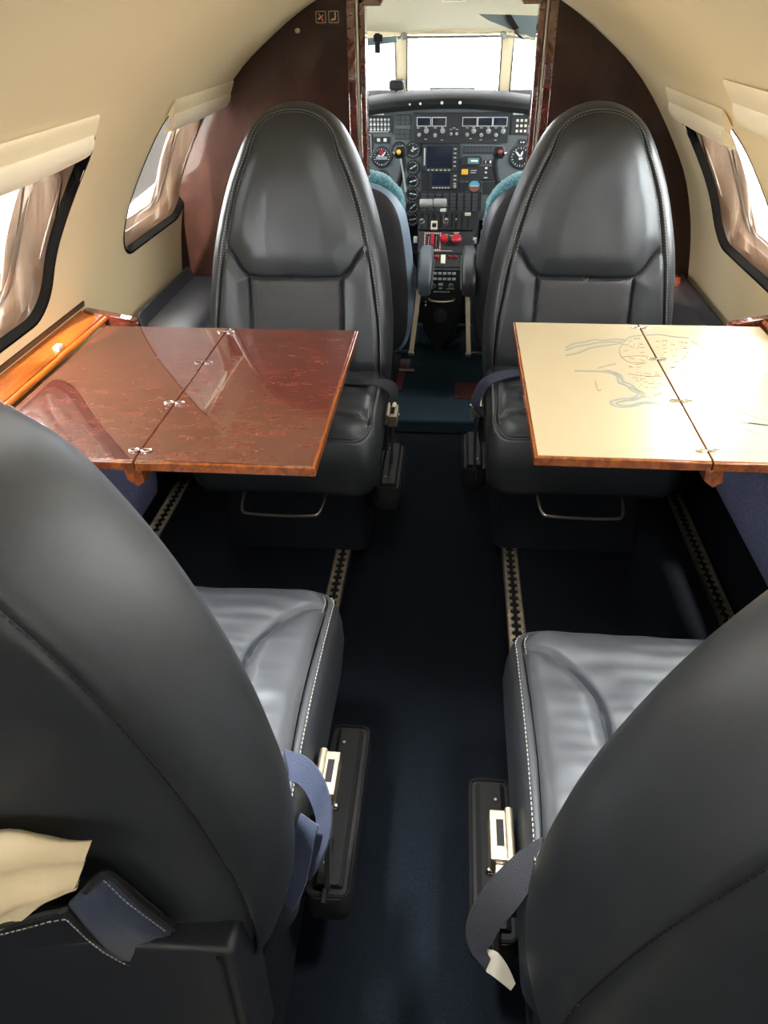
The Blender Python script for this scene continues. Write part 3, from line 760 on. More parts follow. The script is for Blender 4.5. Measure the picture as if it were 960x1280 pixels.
wl_ = catmull([rear(-.203,.618,.021), rear(-.181,.640,.014), rear(-.168,.592,.014), rear(-.150,.518,.010)], 6)
on_seat(MB().tube(wl_, .0038, 6), 'flap_welt', 'leather_seam', SEAT_NL, smooth=True)
on_seat(dashes([p+Vector((-.007,-.0035,-.001)) for p in wl_[6:]]), 'flap_stitching', 'thread', SEAT_NL)
cl = thing('folded_cloth', 'crumpled cream cloth stuffed in the back pocket of the left foreground seat', 'cloth', (-.36, .35, .55))
loops = []
for side_ in (0, 1):
    for j in range(15):
        t = j/14 if side_ == 0 else 1-j/14
        row = []
        for i in range(41):
            u = i/40; x = -.50+lerp(.285, .325, t)*u
            top = .712+.004*math.sin(u*8)-.012*smoothstep(.85, 1, u)
            bot = .535+.075*smoothstep(.62, 1, u)
            z = lerp(bot, top, t)
            w = noise.noise(Vector((u*9, t*4, 1.3)))*.007+.005*math.sin(t*5+u*6)*math.sin(PI*t)+.004*math.sin(t*14+u*3)
            th = (.011*math.sin(PI*min(1, t*1.0)**.7)+.004)*(1-.7*smoothstep(.9, 1, u))
            off = .018+.016*math.sin(PI*min(1, u*1.1))*(1-t*.5)+w
            row.append(Vector((x, LY(z)-off-(th if side_ == 0 else -th*.4), z)))
        loops.append(row)
loops.append(loops[0])
MB().loft(loops, close=False).build('cloth', 'cloth_cream', cl, smooth=True, angle=180)

# ------------------------------------------------------------------ wooden stowage ledges where the tables meet the walls
def ledge(side, y0, y1, label):
    sh = 0 if side < 0 else .045
    X = lambda o: CX+side*(o+sh*(o < .76))
    root = thing('table_stowage_ledge', label, 'wooden ledge', (X(.74), (y0+y1)/2, .66))
    prof = [(.768,.676),(.764,.680),(.757,.677),(.740,.671),(.726,.667),(.720,.664),(.719,.650),(.768,.650)]
    lid = MB().prism([(X(a)-CX, b) for a, b in prof], y1-y0, (CX, y0, 0)).build('lid', 'orange_wood', root, bevel=.0025)
    MB().tube([(X(.7060), y0, .6650), (X(.7060), y1-.01, .6650)], .0062, 10).build('moulding', 'orange_wood', root, smooth=True)
    pts = [(0,0), (side*.055, 0), (side*.055, .040), (side*.045, .036), (side*.0, .024)]
    br = MB().prism([(X(.712)-side*o, z) for o, z in ((-.045,.640),(-.045,.682),(-.01,.676),(.03,.668),(.070,.660),(.078,.652),(.070,.645))], .022, (0, y1-.005, 0)).build('end_bracket', 'mahogany', root, bevel=.002)
    for yy in (y0+.30*(y1-y0), y0+.72*(y1-y0)):
        box('latch', 'ivory', min(X(.735), X(.722)), yy-.011, .665, max(X(.735), X(.722)), yy+.011, .676, root, .002)
    return root
ledge(-1, .92, 1.640, 'glossy orange wooden ledge along the left wall at the inner edge of the brown table')
ledge(1, .92, 1.690, 'wooden ledge where the cream map table meets the right wall')
# dark strip standing in for the shade in the gap above the ledge
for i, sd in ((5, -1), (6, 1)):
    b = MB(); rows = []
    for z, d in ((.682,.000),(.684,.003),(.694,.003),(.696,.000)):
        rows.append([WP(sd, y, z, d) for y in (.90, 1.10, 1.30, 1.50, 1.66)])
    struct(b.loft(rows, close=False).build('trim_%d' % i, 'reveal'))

# padded arm ledges beside the facing seats
def side_arm(side, label):
    X = lambda o: CX+side*o
    root = thing('side_armrest', label, 'armrest', (X(.68), 2.14, .3))
    e = 0 if side < 0 else .062
    prof = [(.764,.060),(.764,.535),(.74,.540),(.66+e*.5,.536),(.610+e,.525),(.592+e,.500),(.590+e,.46),(.600+e,.40),(.605+e,.060)]
    pts = [(p.x, p.y) for p in catmull([(a, b, 0) for a, b in prof], 4)]
    L = []
    for y, f in ((1.925, .90), (1.932, .97), (1.95, 1.), (2.385, 1.), (2.395, .98)):
        L.append([Vector((X(.69+(a-.69)*f), y, .30+(b-.30)*f)) for a, b in pts])
    MB().loft(L).build('pad', 'leather_plain', root, smooth=True)
    MB().tube([(X(.590), y, .505) for y in (1.96, 2.1, 2.25, 2.38)], .003, 6).build('welt', 'leather_seam', root, smooth=True)
side_arm(-1, 'dark padded arm ledge along the left wall under the far left window')
side_arm(1, 'dark padded arm ledge along the right wall between the seat and the wooden strip')
ws = thing('wood_strip', 'small dark wooden strip at the foot of the right bulkhead panel above the arm ledge', 'wood trim', (CX+.73, 2.36, .54))
MB().box(CX+.60, 2.345, .5405, CX+.76, 2.398, .566).build('strip', 'mahogany', ws, bevel=.002)
MB().lathe([(.004, 0), (.004, .002), (0, .0025)], (CX+.70, 2.372, .566), (0,0,1), 10).build('screw', 'steel', ws)

# red plates on the floor by the bulkhead door
def plate(label, x0, y0, x1, y1, z, tilt=0):
    o = thing('floor_plate', label, 'plate', ((x0+x1)/2, (y0+y1)/2, z))
    Mx = Matrix.Translation(((x0+x1)/2, (y0+y1)/2, z)) @ Matrix.Rotation(tilt, 4, 'Z')
    MB().box(-(x1-x0)/2, -(y1-y0)/2, 0, (x1-x0)/2, (y1-y0)/2, .004, Mx).build('plate', 'plate_red', o, bevel=.001)
    for sx in (-1, 1):
        p = Mx @ Vector((sx*((x1-x0)/2-.006), -(y1-y0)/2+.008, .004))
        MB().lathe([(.003, 0), (.003, .0012), (0, .0015)], p, (0,0,1), 8).build('screw', 'steel', o)
plate('flat dark red plate on the cockpit doorway carpet beside the right front seat', .118, 2.575, .215, 2.715, .05)
plate('dark red plate on the cockpit doorway carpet beside the left facing seat, nearer piece', -.20, 2.640, -.078, 2.800, .05, -.03)
plate('dark red plate beyond a metal strip on the carpet beside the left crew seat', -.20, 2.835, -.062, 2.930, .05, 0)
st_ = thing('floor_strip', 'thin pale metal strip between the two dark red plates on the doorway carpet', 'metal strip', (-.12, 2.818, .05))
MB().box(-.20, 2.808, .05, -.040, 2.828, .058).build('strip', 'steel', st_, bevel=.002)

# ------------------------------------------------------------------ cockpit shell
CC = .064
def ck_half(y): return interp(y, [2.43, 2.9, 3.2, 3.5, 3.8], [.74, .70, .60, .46, .34])
def ck_top(y): return interp(y, [2.43, 2.7, 3.0, 3.3, 3.42], [1.322, 1.285, 1.235, 1.178, 1.163])
def ck_ring(y, d):
    h = ck_half(y); t = ck_top(y)
    return [Vector((CC+(h+d)*a, y, t-c*(t-1.06)+d)) for a, c in ((-.93,1.0),(-.86,.72),(-.74,.42),(-.58,.20),(-.40,.08),(-.2,.02),(0,0),(.2,.02),(.40,.08),(.58,.20),(.74,.42),(.86,.72),(.93,1.0))]
L = []
for y in (2.432, 2.6, 2.8, 3.0, 3.2, 3.42):
    L.append(ck_ring(y, 0)+list(reversed(ck_ring(y, .04))))
struct(MB().loft(L).build('ceiling_front', 'cream_cockpit', smooth=True))
# side walls below the cockpit windows
for nm, s in (('wall_cockpit_left', -1), ('wall_cockpit_right', 1)):
    L = []
    for y in (2.432, 2.8, 3.2, 3.5, 3.9):
        h = ck_half(y)
        L.append([Vector((CC+s*a, y, z)) for a, z in ((h*.8, 0), (h+.02, .4), (h, .86), (h+.04, .86), (h+.06, .4), (h*.8+.04, 0))])
    struct(MB().loft(L).build(nm, 'panel_grey', smooth=True, angle=30))
struct(MB().box(CC-.5, 3.9, 0, CC+.5, 3.94, .93).build('wall_nose', 'black_matte'))
# windscreen: centre pane and two swept side panes between cream posts
B0 = [(-.50, 3.02, .90), (-.142, 3.60, .955), (.276, 3.60, .955), (.63, 3.02, .90)]
T0 = [(-.48, 2.92, 1.135), (-.132, 3.40, 1.160), (.268, 3.40, 1.160), (.61, 2.92, 1.135)]
for i in range(3):
    a, b, c, d = (Vector(B0[i]), Vector(B0[i+1]), Vector(T0[i+1]), Vector(T0[i]))
    n_ = (b-a).cross(d-a).normalized()*.006
    struct(MB().loft([[a, b, c, d], [a+n_, b+n_, c+n_, d+n_]]).build('window_%d' % (11+i), 'pane'))
for i in range(4):
    a, b = Vector(B0[i]), Vector(T0[i])
    w = .023 if i in (1, 2) else .02
    lo = [(a-Vector((0,0,.05))).lerp(b+Vector((0,0,.03)), t) for t in (0, .5, 1)]
    p = MB().loft([[q+Vector((-w,-.014,0)), q+Vector((w,-.014,0)), q+Vector((w,.02,0)), q+Vector((-w,.02,0))] for q in lo]).build('trim_%d' % (7+i), 'cream_trim', bevel=.005); struct(p)
    if i in (1, 2):
        for sx in (-1, 1): MB().loft([[q+Vector((sx*w*1.0-.0025,-.017,0)), q+Vector((sx*w*1.0+.0025,-.017,0)), q+Vector((sx*w*1.0+.0025,-.012,0)), q+Vector((sx*w-.0025,-.012,0))] for q in lo]).build('seal_strip', 'steel_dark', p)
# headliner edge above the windscreen
struct(MB().loft([[Vector(q)+Vector((0,-.03,-.004)), Vector(q)+Vector((0,.03,-.004)), Vector(q)+Vector((0,.03,.05)), Vector(q)+Vector((0,-.03,.05))] for q in T0]).build('trim_11', 'cream_trim', bevel=.004))

gs = thing('glareshield', 'curved dark grey glareshield hood below the windscreen over the instruments', 'glareshield', (CC, 3.45, .93))
L = []
for i in range(33):
    t = i/32; x = lerp(-.56, .68, t); u = (x-CC)/.35
    drop = .028*u*u
    L.append([Vector((x, y, z-drop)) for y, z in ((3.30,.918),(3.285,.935),(3.295,.952),(3.33,.966),(3.45,.972),(3.62,.955),(3.80,.93),(3.80,.90),(3.40,.905))])
hood = MB().loft(L).build('hood', 'glareshield', gs, smooth=True)
for x, w in ((-.092,.006),(-.052,.007),(.030,.009),(.098,.009)):
    MB().lathe([(w*.6, 0), (w*.6, .004), (w*.4, .006), (0, .006)], (x, 3.287, .938-.028*((x-CC)/.35)**2), (0,-.9,.4), 12).build('lamp', 'lamp_white', gs, smooth=True)
cpb = thing('standby_compass', 'little dark compass housing on the left end of the glareshield', 'compass', (-.155, 3.45, .965))
MB().loft([[Vector((-.155+a*f, 3.47+y, .985+b*f)) for a, b in rrect(.030, .019, .012, 5)] for y, f in ((-.02,.85),(-.015,1),(.03,1),(.04,.8))]).build('housing', 'black_plastic', cpb, smooth=True)
MB().prism(rrect(.021, .010, .004), .001, (-.155, 3.4495, .985)).build('dial', 'dial', cpb)
bx = thing('paper_card', 'pale flat card lying on top of the glareshield at the centre', 'card', (.066, 3.50, .973))
MB().prism([(-.09,-.03),(.09,-.035),(.085,.04),(-.085,.045)], .008, (.066, 3.50, .968), (1,0,0), (0,1,0), (0,0,1)).build('card', 'grey_handle', bx, bevel=.002)

# rod, visors and speaker under the cockpit ceiling
rod = thing('visor_rod', 'thin metal rod with clamps running above the windscreen', 'rod', (CC, 3.36, 1.15))
rp = [(-.40,3.03,1.13),(-.20,3.27,1.143),(-.122,3.345,1.150),(.250,3.345,1.150),(.31,3.29,1.146),(.53,3.05,1.13)]
MB().tube(rp, .0048, 8).build('rod', 'steel', rod, smooth=True)
for x in (-.118, .246): MB().lathe([(.011,-.008),(.013,-.004),(.013,.006),(.008,.010)], (x, 3.337, 1.153), (0,-1,0), 14).build('clamp', 'grey_handle', rod, smooth=True)
vz = thing('sun_visor', 'tinted blue grey sun visor hanging at upper right of the cockpit doorway', 'sun visor', (.36, 3.2, 1.17))
MB().prism([(.142,1.224),(.245,1.221),(.36,1.216),(.36,1.146),(.262,1.178),(.176,1.206)], .006, (0, 2.80, 0)).build('shade', 'visor', vz, bevel=.001)
MB().prism([(.222,1.222),(.240,1.222),(.268,1.186),(.250,1.182)], .010, (0, 2.788, 0)).build('arm', 'black_plastic', vz, bevel=.002)
MB().tube([(.255, 2.795, 1.180), (.270, 2.79, 1.170), (.285, 2.795, 1.162)], .006, 8).build('pivot', 'steel_dark', vz, smooth=True)
v2 = thing('sun_visor', 'narrow grey green sun visor with a black clip at upper left of the windscreen', 'sun visor', (-.22, 3.2, 1.13))
MB().prism([(-.36,1.118),(-.132,1.140),(-.132,1.158),(-.36,1.146)], .008, (0, 3.17, 0)).build('shade', 'visor', v2, bevel=.002)
cpx = MB().box(-.210, 3.158, 1.108, -.192, 3.170, 1.168).build('clip', 'black_plastic', v2, bevel=.003)
MB().box(-.214, 3.152, 1.142, -.182, 3.160, 1.164).build('clip_head', 'black_plastic', cpx, bevel=.003)
sp = thing('ceiling_vent', 'black square vent in a pale frame on the cockpit ceiling', 'vent', (.068, 2.93, 1.25))
Mt = Matrix.Translation((.066, 2.72, 1.283)) @ Matrix.Rotation(math.radians(-10.5), 4, 'X')
fr = MB()
o_ = [(-.038,-.085),(.038,-.085),(.038,.085),(-.038,.085)]; i_ = [(-.027,-.078),(.027,-.078),(.027,.060),(-.027,.060)]
fr.loft([[Mt @ Vector((a, b, .004)) for a, b in o_], [Mt @ Vector((a, b, -.012)) for a, b in o_], [Mt @ Vector((a, b, -.014)) for a, b in i_], [Mt @ Vector((a, b, -.002)) for a, b in i_]], cap0=False, cap1=False).build('frame', 'cream_trim', sp)
g = MB().box(-.028, -.079, -.010, .028, .061, -.003, Mt).build('grille', 'black_plastic', sp)
for k in range(5): MB().box(-.023, -.070+k*.026, -.0125, .023, -.058+k*.026, -.010, Mt).build('slat', 'key_grey', sp)

# ------------------------------------------------------------------ instrument panel
PY = 3.35
ip = thing('instrument_panel', 'grey cockpit instrument panel crowded with dials, radios and screens', 'instrument panel', (CC, PY, .7))
face = MB().prism([(-.52,.50),(.65,.50),(.65,.85),(.58,.885),(.40,.91),(.20,.922),(CC,.925),(-.08,.922),(-.27,.91),(-.45,.885),(-.52,.85)], .03, (0, PY, 0)).build('panel_face', 'panel_grey', ip, bevel=.003)
def pbox(nm, m, x0, z0, x1, z1, d, par=None, base=0., bevel=.0012):
    return MB().box(x0, PY-base-d, z0, x1, PY-base+.0005, z1).build(nm, m, par or ip, bevel=bevel)
def merge_boxes(nm, m, rects, d0, d1, par, bevel=0):
    b = MB()
    for x0, z0, x1, z1 in rects: b.box(x0, PY-d1, z0, x1, PY-d0, z1)
    return b.build(nm, m, par, bevel=bevel)
def frame(nm, m, x0, z0, x1, z1, w, d, par):
    return merge_boxes(nm, m, [(x0,z0,x1,z0+w),(x0,z1-w,x1,z1),(x0,z0+w,x0+w,z1-w),(x1-w,z0+w,x1,z1-w)], d-.001, d+.0015, par)
def knob(x, z, r, d, par, m='grey_handle'):
    return MB().lathe([(r*1.15,0),(r*1.15,.003),(r*.8,.004),(r*.72,.013),(r*.5,.015),(0,.015)], (x, PY-d, z), (0,-1,0), 14).build('knob', m, par, smooth=True)
def gauge(x, z, r, needles, kind='dial'):
    bez = MB().lathe([(r*1.12,0),(r*1.12,.006),(r*1.02,.009),(r*.92,.009),(r*.90,.003),(0,.003)], (x, PY, z), (0,-1,0), 30).build('gauge', 'panel_black', ip, smooth=True)
    MB().lathe([(r*.90,0),(r*.90,.0006),(0,.0006)], (x, PY-.0032, z), (0,-1,0), 30).build('dial', 'dial', bez)
    tk = MB()
    for k in range(20):
        a = k/20*2*PI
        if kind == 'eng' and .62*2*PI < a < .88*2*PI: continue
        l = .16 if k % 2 == 0 else .09
        Mx = Matrix.Translation((x, PY-.0043, z)) @ Matrix.Rotation(a, 4, 'Y')
        tk.box(-r*.028, -.0003, r*(.86-l), r*.028, .0003, r*.86, Mx)
    tk.build('scale_marks', 'mark_white', bez)
    for a, l, m in needles:
        Mx = Matrix.Translation((x, PY-.0052, z)) @ Matrix.Rotation(math.radians(a), 4, 'Y')
        MB().prism([(-r*.09,-r*.25),(r*.09,-r*.25),(r*.08,r*l*.7),(0,r*l),(-r*.08,r*l*.7)], .0006, (0,0,0)).build('needle', m, bez, local=True).matrix_local = Matrix.Translation(Vector((x,PY-.0052,z))-wloc(bez)) @ Matrix.Rotation(math.radians(a), 4, 'Y')
    MB().lathe([(r*.12,0),(r*.12,.001),(0,.0015)], (x, PY-.005, z), (0,-1,0), 10).build('hub', 'grey_handle', bez)
    return bez
# annunciator block, left
a = pbox('annunciator_block', 'panel_black', -.285, .829, -.166, .889, .010)
MB().box(-.253, PY-.0125, .892, -.196, PY, .901).build('label_strip', 'mark_white', ip)
for r_ in range(3):
    for c_ in range(8):
        x = -.279+c_*.0140; z = .876-r_*.0175
        MB().lathe([(.0048,0),(.0048,.003),(.003,.0045),(0,.0045)], (x+.004, PY-.010, z), (0,-1,0), 10).build('push_button', 'lamp_white', a, smooth=True)
merge_boxes('legend', 'mark_white', [(-.279+c_*.014, .8655-r_*.0175, -.271+c_*.014, .8668-r_*.0175) for r_ in range(2) for c_ in range(8)]+[(-.281,.832,-.178,.8335)], .0098, .0106, a)
# switch grids
for (x0, z0, x1, z1) in ((-.149,.856,-.093,.893), (-.152,.805,-.094,.842)):
    s_ = pbox('switch_block', 'panel_black', x0, z0, x1, z1, .006)
    w = (x1-x0)/3; h = (z1-z0)/2
    for i in range(3):
        for j in range(2): MB().box(x0+w*i+.0015, PY-.009, z0+h*j+.0015, x0+w*(i+1)-.0015, PY-.0058, z0+h*(j+1)-.0015).build('key', 'key_grey', s_, bevel=.001)
# radio stack top centre
rs = pbox('radio_panel', 'panel_black', -.080, .792, .290, .900, .012, bevel=.002)
for x0, x1 in ((-.067,-.011),(-.008,.048),(.110,.168),(.169,.227),(.228,.284)):
    f = frame('display_frame', 'frame_pale', x0, .852, x1, .885, .0028, .013, rs)
    MB().box(x0+.002, PY-.0128, .854, x1-.002, PY-.0115, .883).build('display', 'screen', f)
for x, z, r_ in ((-.057,.823,.0065),(-.029,.837,.0085),(.006,.821,.0065),(.035,.837,.0085),(.068,.826,.005),(.090,.826,.005),(.131,.823,.0065),(.156,.836,.0085),(.186,.822,.0065),(.213,.836,.0085),(.243,.822,.0065),(.270,.836,.0085)):
    knob(x, z, r_, .012, rs)
merge_boxes('legend', 'mark_white', [(x, z, x+.010, z+.0014) for x, z in ((-.066,.846),(-.036,.848),(.0,.846),(.028,.848),(.062,.841),(.074,.846),(.086,.841),(.125,.846),(.15,.848),(.18,.846),(.207,.848),(.236,.846),(.264,.848),(-.036,.806),(.028,.803),(.14,.808),(.18,.804),(.237,.803))], .0118, .0124, rs)
# annunciator block, right
a = pbox('annunciator_block', 'panel_black', .300, .822, .385, .890, .010)
MB().box(.304, PY-.0125, .892, .345, PY, .899).build('label_strip', 'mark_white', ip)
for r_ in range(3):
    for c_ in range(4):
        MB().box(.318+c_*.016, PY-.0125, .868-r_*.0185, .327+c_*.016, PY-.0098, .877-r_*.0185).build('push_button', 'ivory', a, bevel=.0008)
b_ = pbox('toggle_plate', 'panel_black', .333, .785, .366, .805, .006)
for x in (.342, .352): MB().lathe([(.003,0),(.002,.012),(.003,.014),(0,.014)], (x, PY-.006, .795), (0,-1,.2), 8).build('toggle', 'lamp_white', b_, smooth=True)
# large screen and small screen
def screen_unit(x0, z0, x1, z1, sx0, sz0, sx1, sz1):
    u = pbox('display_unit', 'panel_black', x0, z0, x1, z1, .014, bevel=.002)
    MB().box(sx0, PY-.0148, sz0, sx1, PY-.0138, sz1).build('screen', 'screen', u)
    n = max(3, int((sz1-sz0)/.014))
    for k in range(n): MB().box(x1-.018, PY-.0165, sz0+.004+k*(sz1-sz0)/n, x1-.007, PY-.0138, sz0+.009+k*(sz1-sz0)/n).build('bezel_key', 'frame_pale', u, bevel=.0006)
    n = 6
    for k in range(n): MB().box(sx0+.002+k*(sx1-sx0)/n, PY-.0165, z0+.002, sx0+.011+k*(sx1-sx0)/n, PY-.0138, z0+.0065).build('bezel_key', 'frame_pale', u, bevel=.0006)
    return u
u1 = screen_unit(-.042,.690,.099,.790,-.024,.703,.075,.781)
MB().box(-.037, PY-.0165, .712, -.031, PY-.0138, .775).build('slider', 'frame_pale', u1, bevel=.001)
u2 = screen_unit(-.014,.624,.102,.687,-.003,.638,.071,.682)
knob(.090, .634, .006, .014, u2)
pbox('filler_plate', 'panel_black', -.047, .612, .106, .7935, .006)
# tape gauge at left
tg_ = pbox('tape_gauge', 'panel_black', -.278, .738, -.244, .825, .008)
MB().box(-.2725, PY-.0088, .750, -.2565, PY-.0078, .800).build('purple_tape', 'purple', tg_)
frame('tape_frame', 'frame_pale', -.276, .741, -.247, .822, .002, .008, tg_)
s_ = pbox('switch_block', 'panel_black', -.237, .790, -.174, .815, .006)
for x in (-.218, -.192): MB().box(x-.006, PY-.009, .797, x+.006, PY-.0058, .809).build('lamp', 'lamp_white', s_, bevel=.001)
# dials
g0 = gauge(-.207, .741, .037, [(40,.7,'mark_white'),(-70,.5,'mark_white')])
MB().prism([(-.010,0),(.010,0),(.006,.014),(-.006,.014)], .001, (-.207, PY-.0062, .752)).build('red_flag', 'red', g0)
MB().prism([(-.022,-.006),(.022,-.006),(.022,.006),(-.022,.006)], .0008, (-.207, PY-.0058, .737)).build('center_band', 'grey_handle', g0)
gauge(-.207, .655, .035, [(-30,.7,'mark_white'),(120,.6,'mark_white')])
gauge(-.136, .767, .028, [(60,.6,'yellow'),(-40,.7,'mark_white')])
gauge(-.082, .767, .029, [(70,.7,'mark_white'),(10,.5,'mark_white')], 'eng')
for z, an in ((.703, 60), (.651, 75), (.602, 100), (.552, 50), (.502, 80)): gauge(-.081, z, .0255, [(an,.7,'mark_white'),(an-180,.55,'mark_white')], 'eng')
gauge(.345, .742, .041, [(-45,.75,'mark_white'),(20,.6,'mark_white')])
ah = gauge(.169, .634, .026, [])
MB().prism([(.021*math.cos(t*PI/12), .021*math.sin(t*PI/12)) for t in range(13)], .0008, (.169, PY-.0062, .634)).build('sky_half', 'sky_blue', ah)
MB().prism([(.021*math.cos(-t*PI/12), .021*math.sin(-t*PI/12)) for t in range(13)], .0008, (.169, PY-.0062, .634)).build('ground_half', 'brown_ball', ah)
MB().prism([(-.016,-.0012),(.016,-.0012),(.016,.0012),(-.016,.0012)], .0008, (.169, PY-.0072, .634)).build('wing_bar', 'mark_white', ah)
# right-hand fittings
st_ = pbox('warning_strip', 'panel_black', .119, .755, .243, .780, .006)
for k in range(8): MB().box(.122+k*.0149, PY-.0085, .758, .1345+k*.0149, PY-.0058, .777).build('warning_light', 'key_grey', st_, bevel=.0008)
od = MB().prism(rrect(.042, .0175, .016, 6), -.010, (.153, PY, .7285)).build('clock_unit', 'panel_black', ip, bevel=.001)
MB().box(.138, PY-.0108, .718, .183, PY-.0098, .739).build('lcd', 'lcd_green', od)
MB().box(.150, PY-.0112, .725, .178, PY-.0106, .732).build('digits', 'mark_white', od)
for x in (.209, .228): MB().lathe([(.0085,0),(.0085,.004),(.006,.006),(0,.006)], (x, PY, .724), (0,-1,0), 14).build('selector', 'panel_black', ip, smooth=True)
for x, w in ((.209,.0012),(.228,.003)): MB().box(x-w, PY-.0068, .719, x+w, PY-.0058, .729).build('selector_mark', 'mark_white', ip)
bx_ = pbox('switch_panel', 'panel_black', .104, .655, .262, .708, .006)
MB().box(.115, PY-.0072, .677, .141, PY-.0058, .697).build('yellow_light', 'yellow', bx_, bevel=.0006)
merge_boxes('legend', 'mark_white', [(.152,.691,.176,.693),(.152,.683,.172,.685),(.208,.698,.218,.7045),(.209,.682,.216,.688),(.206,.664,.220,.667)], .0058, .0068, bx_)
pbox('blank_plate', 'panel_black', .205, .600, .262, .650, .004); pbox('blank_plate', 'panel_black', .108, .603, .137, .648, .004)
# breaker bank below the screens
cb = pbox('breaker_bank', 'panel_black', -.056, .530, .200, .612, .010)
for i in range(8):
    for j in range(5):
        MB().box(-.044+i*.0298, PY-.0145, .5385+j*.0142, -.044+i*.0298+.021, PY-.0098, .5385+j*.0142+.0108).build('breaker_key', 'key_grey', cb, bevel=.0008)

# ------------------------------------------------------------------ control yokes
def yoke(xc, label, sgn):
    r = thing('control_yoke', label, 'yoke', (xc, 3.15, .72))
    MB().tube([(xc, PY-.01, .665), (xc, 3.12, .665)], .014, 12).build('shaft', 'steel', r, smooth=True)
    w = .165
    pts = catmull([(xc-w+.012, 3.105, .800), (xc-w-.006, 3.10, .765), (xc-w+.008, 3.10, .70), (xc-w+.03, 3.10, .655), (xc-.06, 3.10, .64), (xc, 3.10, .655), (xc+.06, 3.10, .64), (xc+w-.03, 3.10, .655), (xc+w-.008, 3.10, .70), (xc+w+.006, 3.10, .765), (xc+w-.012, 3.105, .800)], 6)
    wh = MB().tube(pts, .0115, 10).build('wheel', 'black_plastic', r, smooth=True)
    for s in (-1, 1):
        MB().loft([[Vector((xc+s*(w-.006)+a*f, 3.10+b*f, z)) for a, b in rrect(.022, .018, .010, 4)] for z, f in ((.775,.7),(.785,1),(.806,1),(.816,.7))]).build('grip', 'black_plastic', r, smooth=True)
        MB().lathe([(.008,0),(.008,.008),(.005,.011),(0,.011)], (xc+s*(w-.010), 3.083, .797), (0,-1,.3), 12).build('thumb_button', 'yellow' if sgn < 0 else 'red_dark', r, smooth=True)
        MB().lathe([(.005,0),(.005,.008),(0,.009)], (xc+s*(w-.010)-s*.018, 3.083, .794), (0,-1,.3), 10).build('thumb_switch', 'chrome', r, smooth=True)
        if sgn < 0: MB().tube([(xc+s*(w-.003), 3.086, .775), (xc+s*(w+.012), 3.086, .69), (xc+s*(w+.016), 3.084, .660)], .0034, 8).build('chrome_rod', 'grey_handle', r, smooth=True)
    MB().lathe([(.03,0),(.034,.01),(.030,.022),(0,.024)], (xc, 3.105, .655), (0,-1,0), 20).build('hub', 'panel_black', r, smooth=True)
yoke(-.275, 'black control yoke before the dials on the left side of the cockpit', -1)
yoke(.405, 'black control yoke before the panel on the right side of the cockpit', 1)

# ------------------------------------------------------------------ centre pedestal
pd = thing('center_pedestal', 'black centre pedestal with levers, red knobs and radios between the crew seats', 'control pedestal', (CC-.012, 3.12, .05))
A_ = Vector((0, 3.325, .533)); SL = .5642
def pz(y): return .5355+SL*(y-3.33)
xL = lambda y: interp(y, [3.05, 3.33], [-.040, -.058]); xR = lambda y: interp(y, [3.05, 3.33], [.160, .196])
MB().loft([[Vector((xL(3.34), 3.34, pz(3.34))), Vector((xR(3.34), 3.34, pz(3.34))), Vector((xR(3.34), 3.34, .06)), Vector((xL(3.34), 3.34, .06))],
           [Vector((xL(3.055), 3.055, pz(3.055))), Vector((xR(3.055), 3.055, pz(3.055))), Vector((.150, 3.055, .20)), Vector((-.034, 3.055, .20))]]).build('sloped_top', 'panel_black', pd, bevel=.003)
MB().loft([[Vector((-.036, 3.06, .38)), Vector((.157, 3.06, .38)), Vector((.157, 3.20, .38)), Vector((-.036, 3.20, .38))],
           [Vector((-.030, 3.052, .30)), Vector((.150, 3.052, .30)), Vector((.150, 3.20, .30)), Vector((-.030, 3.20, .30))],
           [Vector((-.020, 3.050, .17)), Vector((.128, 3.050, .17)), Vector((.14, 3.22, .17)), Vector((-.03, 3.22, .17))],
           [Vector((.030, 3.050, .051)), Vector((.070, 3.050, .051)), Vector((.12, 3.22, .051)), Vector((-.02, 3.22, .051))]]).build('column', 'panel_black', pd, bevel=.003)
for s in (-1, 1):
    MB().tube([(.048+s*.09, 3.046, .27), (.048+s*.068, 3.044, .165), (.048+s*.016, 3.044, .055)], .003, 6).build('edge_trim', 'black_plastic', pd, smooth=True)
    MB().tube([(.048+s*.016, 3.044, .055), (.048+s*.09, 3.10, .06)], .003, 6).build('edge_trim', 'black_plastic', pd, smooth=True)
nS = Vector((0, -SL, 1)).normalized(); uS = Vector((0, 1, SL)).normalized()
def sp_(x, y, d=0): return Vector((x, y, pz(y)))+nS*d
def sbox(nm, m, x0, y0, x1, y1, d, par=None, d0=0, bevel=.001):
    b = MB(); b.loft([[sp_(x0,y0,d0), sp_(x1,y0,d0), sp_(x1,y1,d0), sp_(x0,y1,d0)], [sp_(x0,y0,d), sp_(x1,y0,d), sp_(x1,y1,d), sp_(x0,y1,d)]])
    return b.build(nm, m, par or pd, bevel=bevel)
qd = sbox('quadrant', 'panel_black', -.050, 3.235, .168, 3.318, .010)
for k, x in enumerate((-.036, -.012, .013, .038, .061, .083, .101, .125, .149)):
    sbox('slot', 'black_matte', x-.003, 3.24, x+.003, 3.312, .0112, qd, .0095, 0)
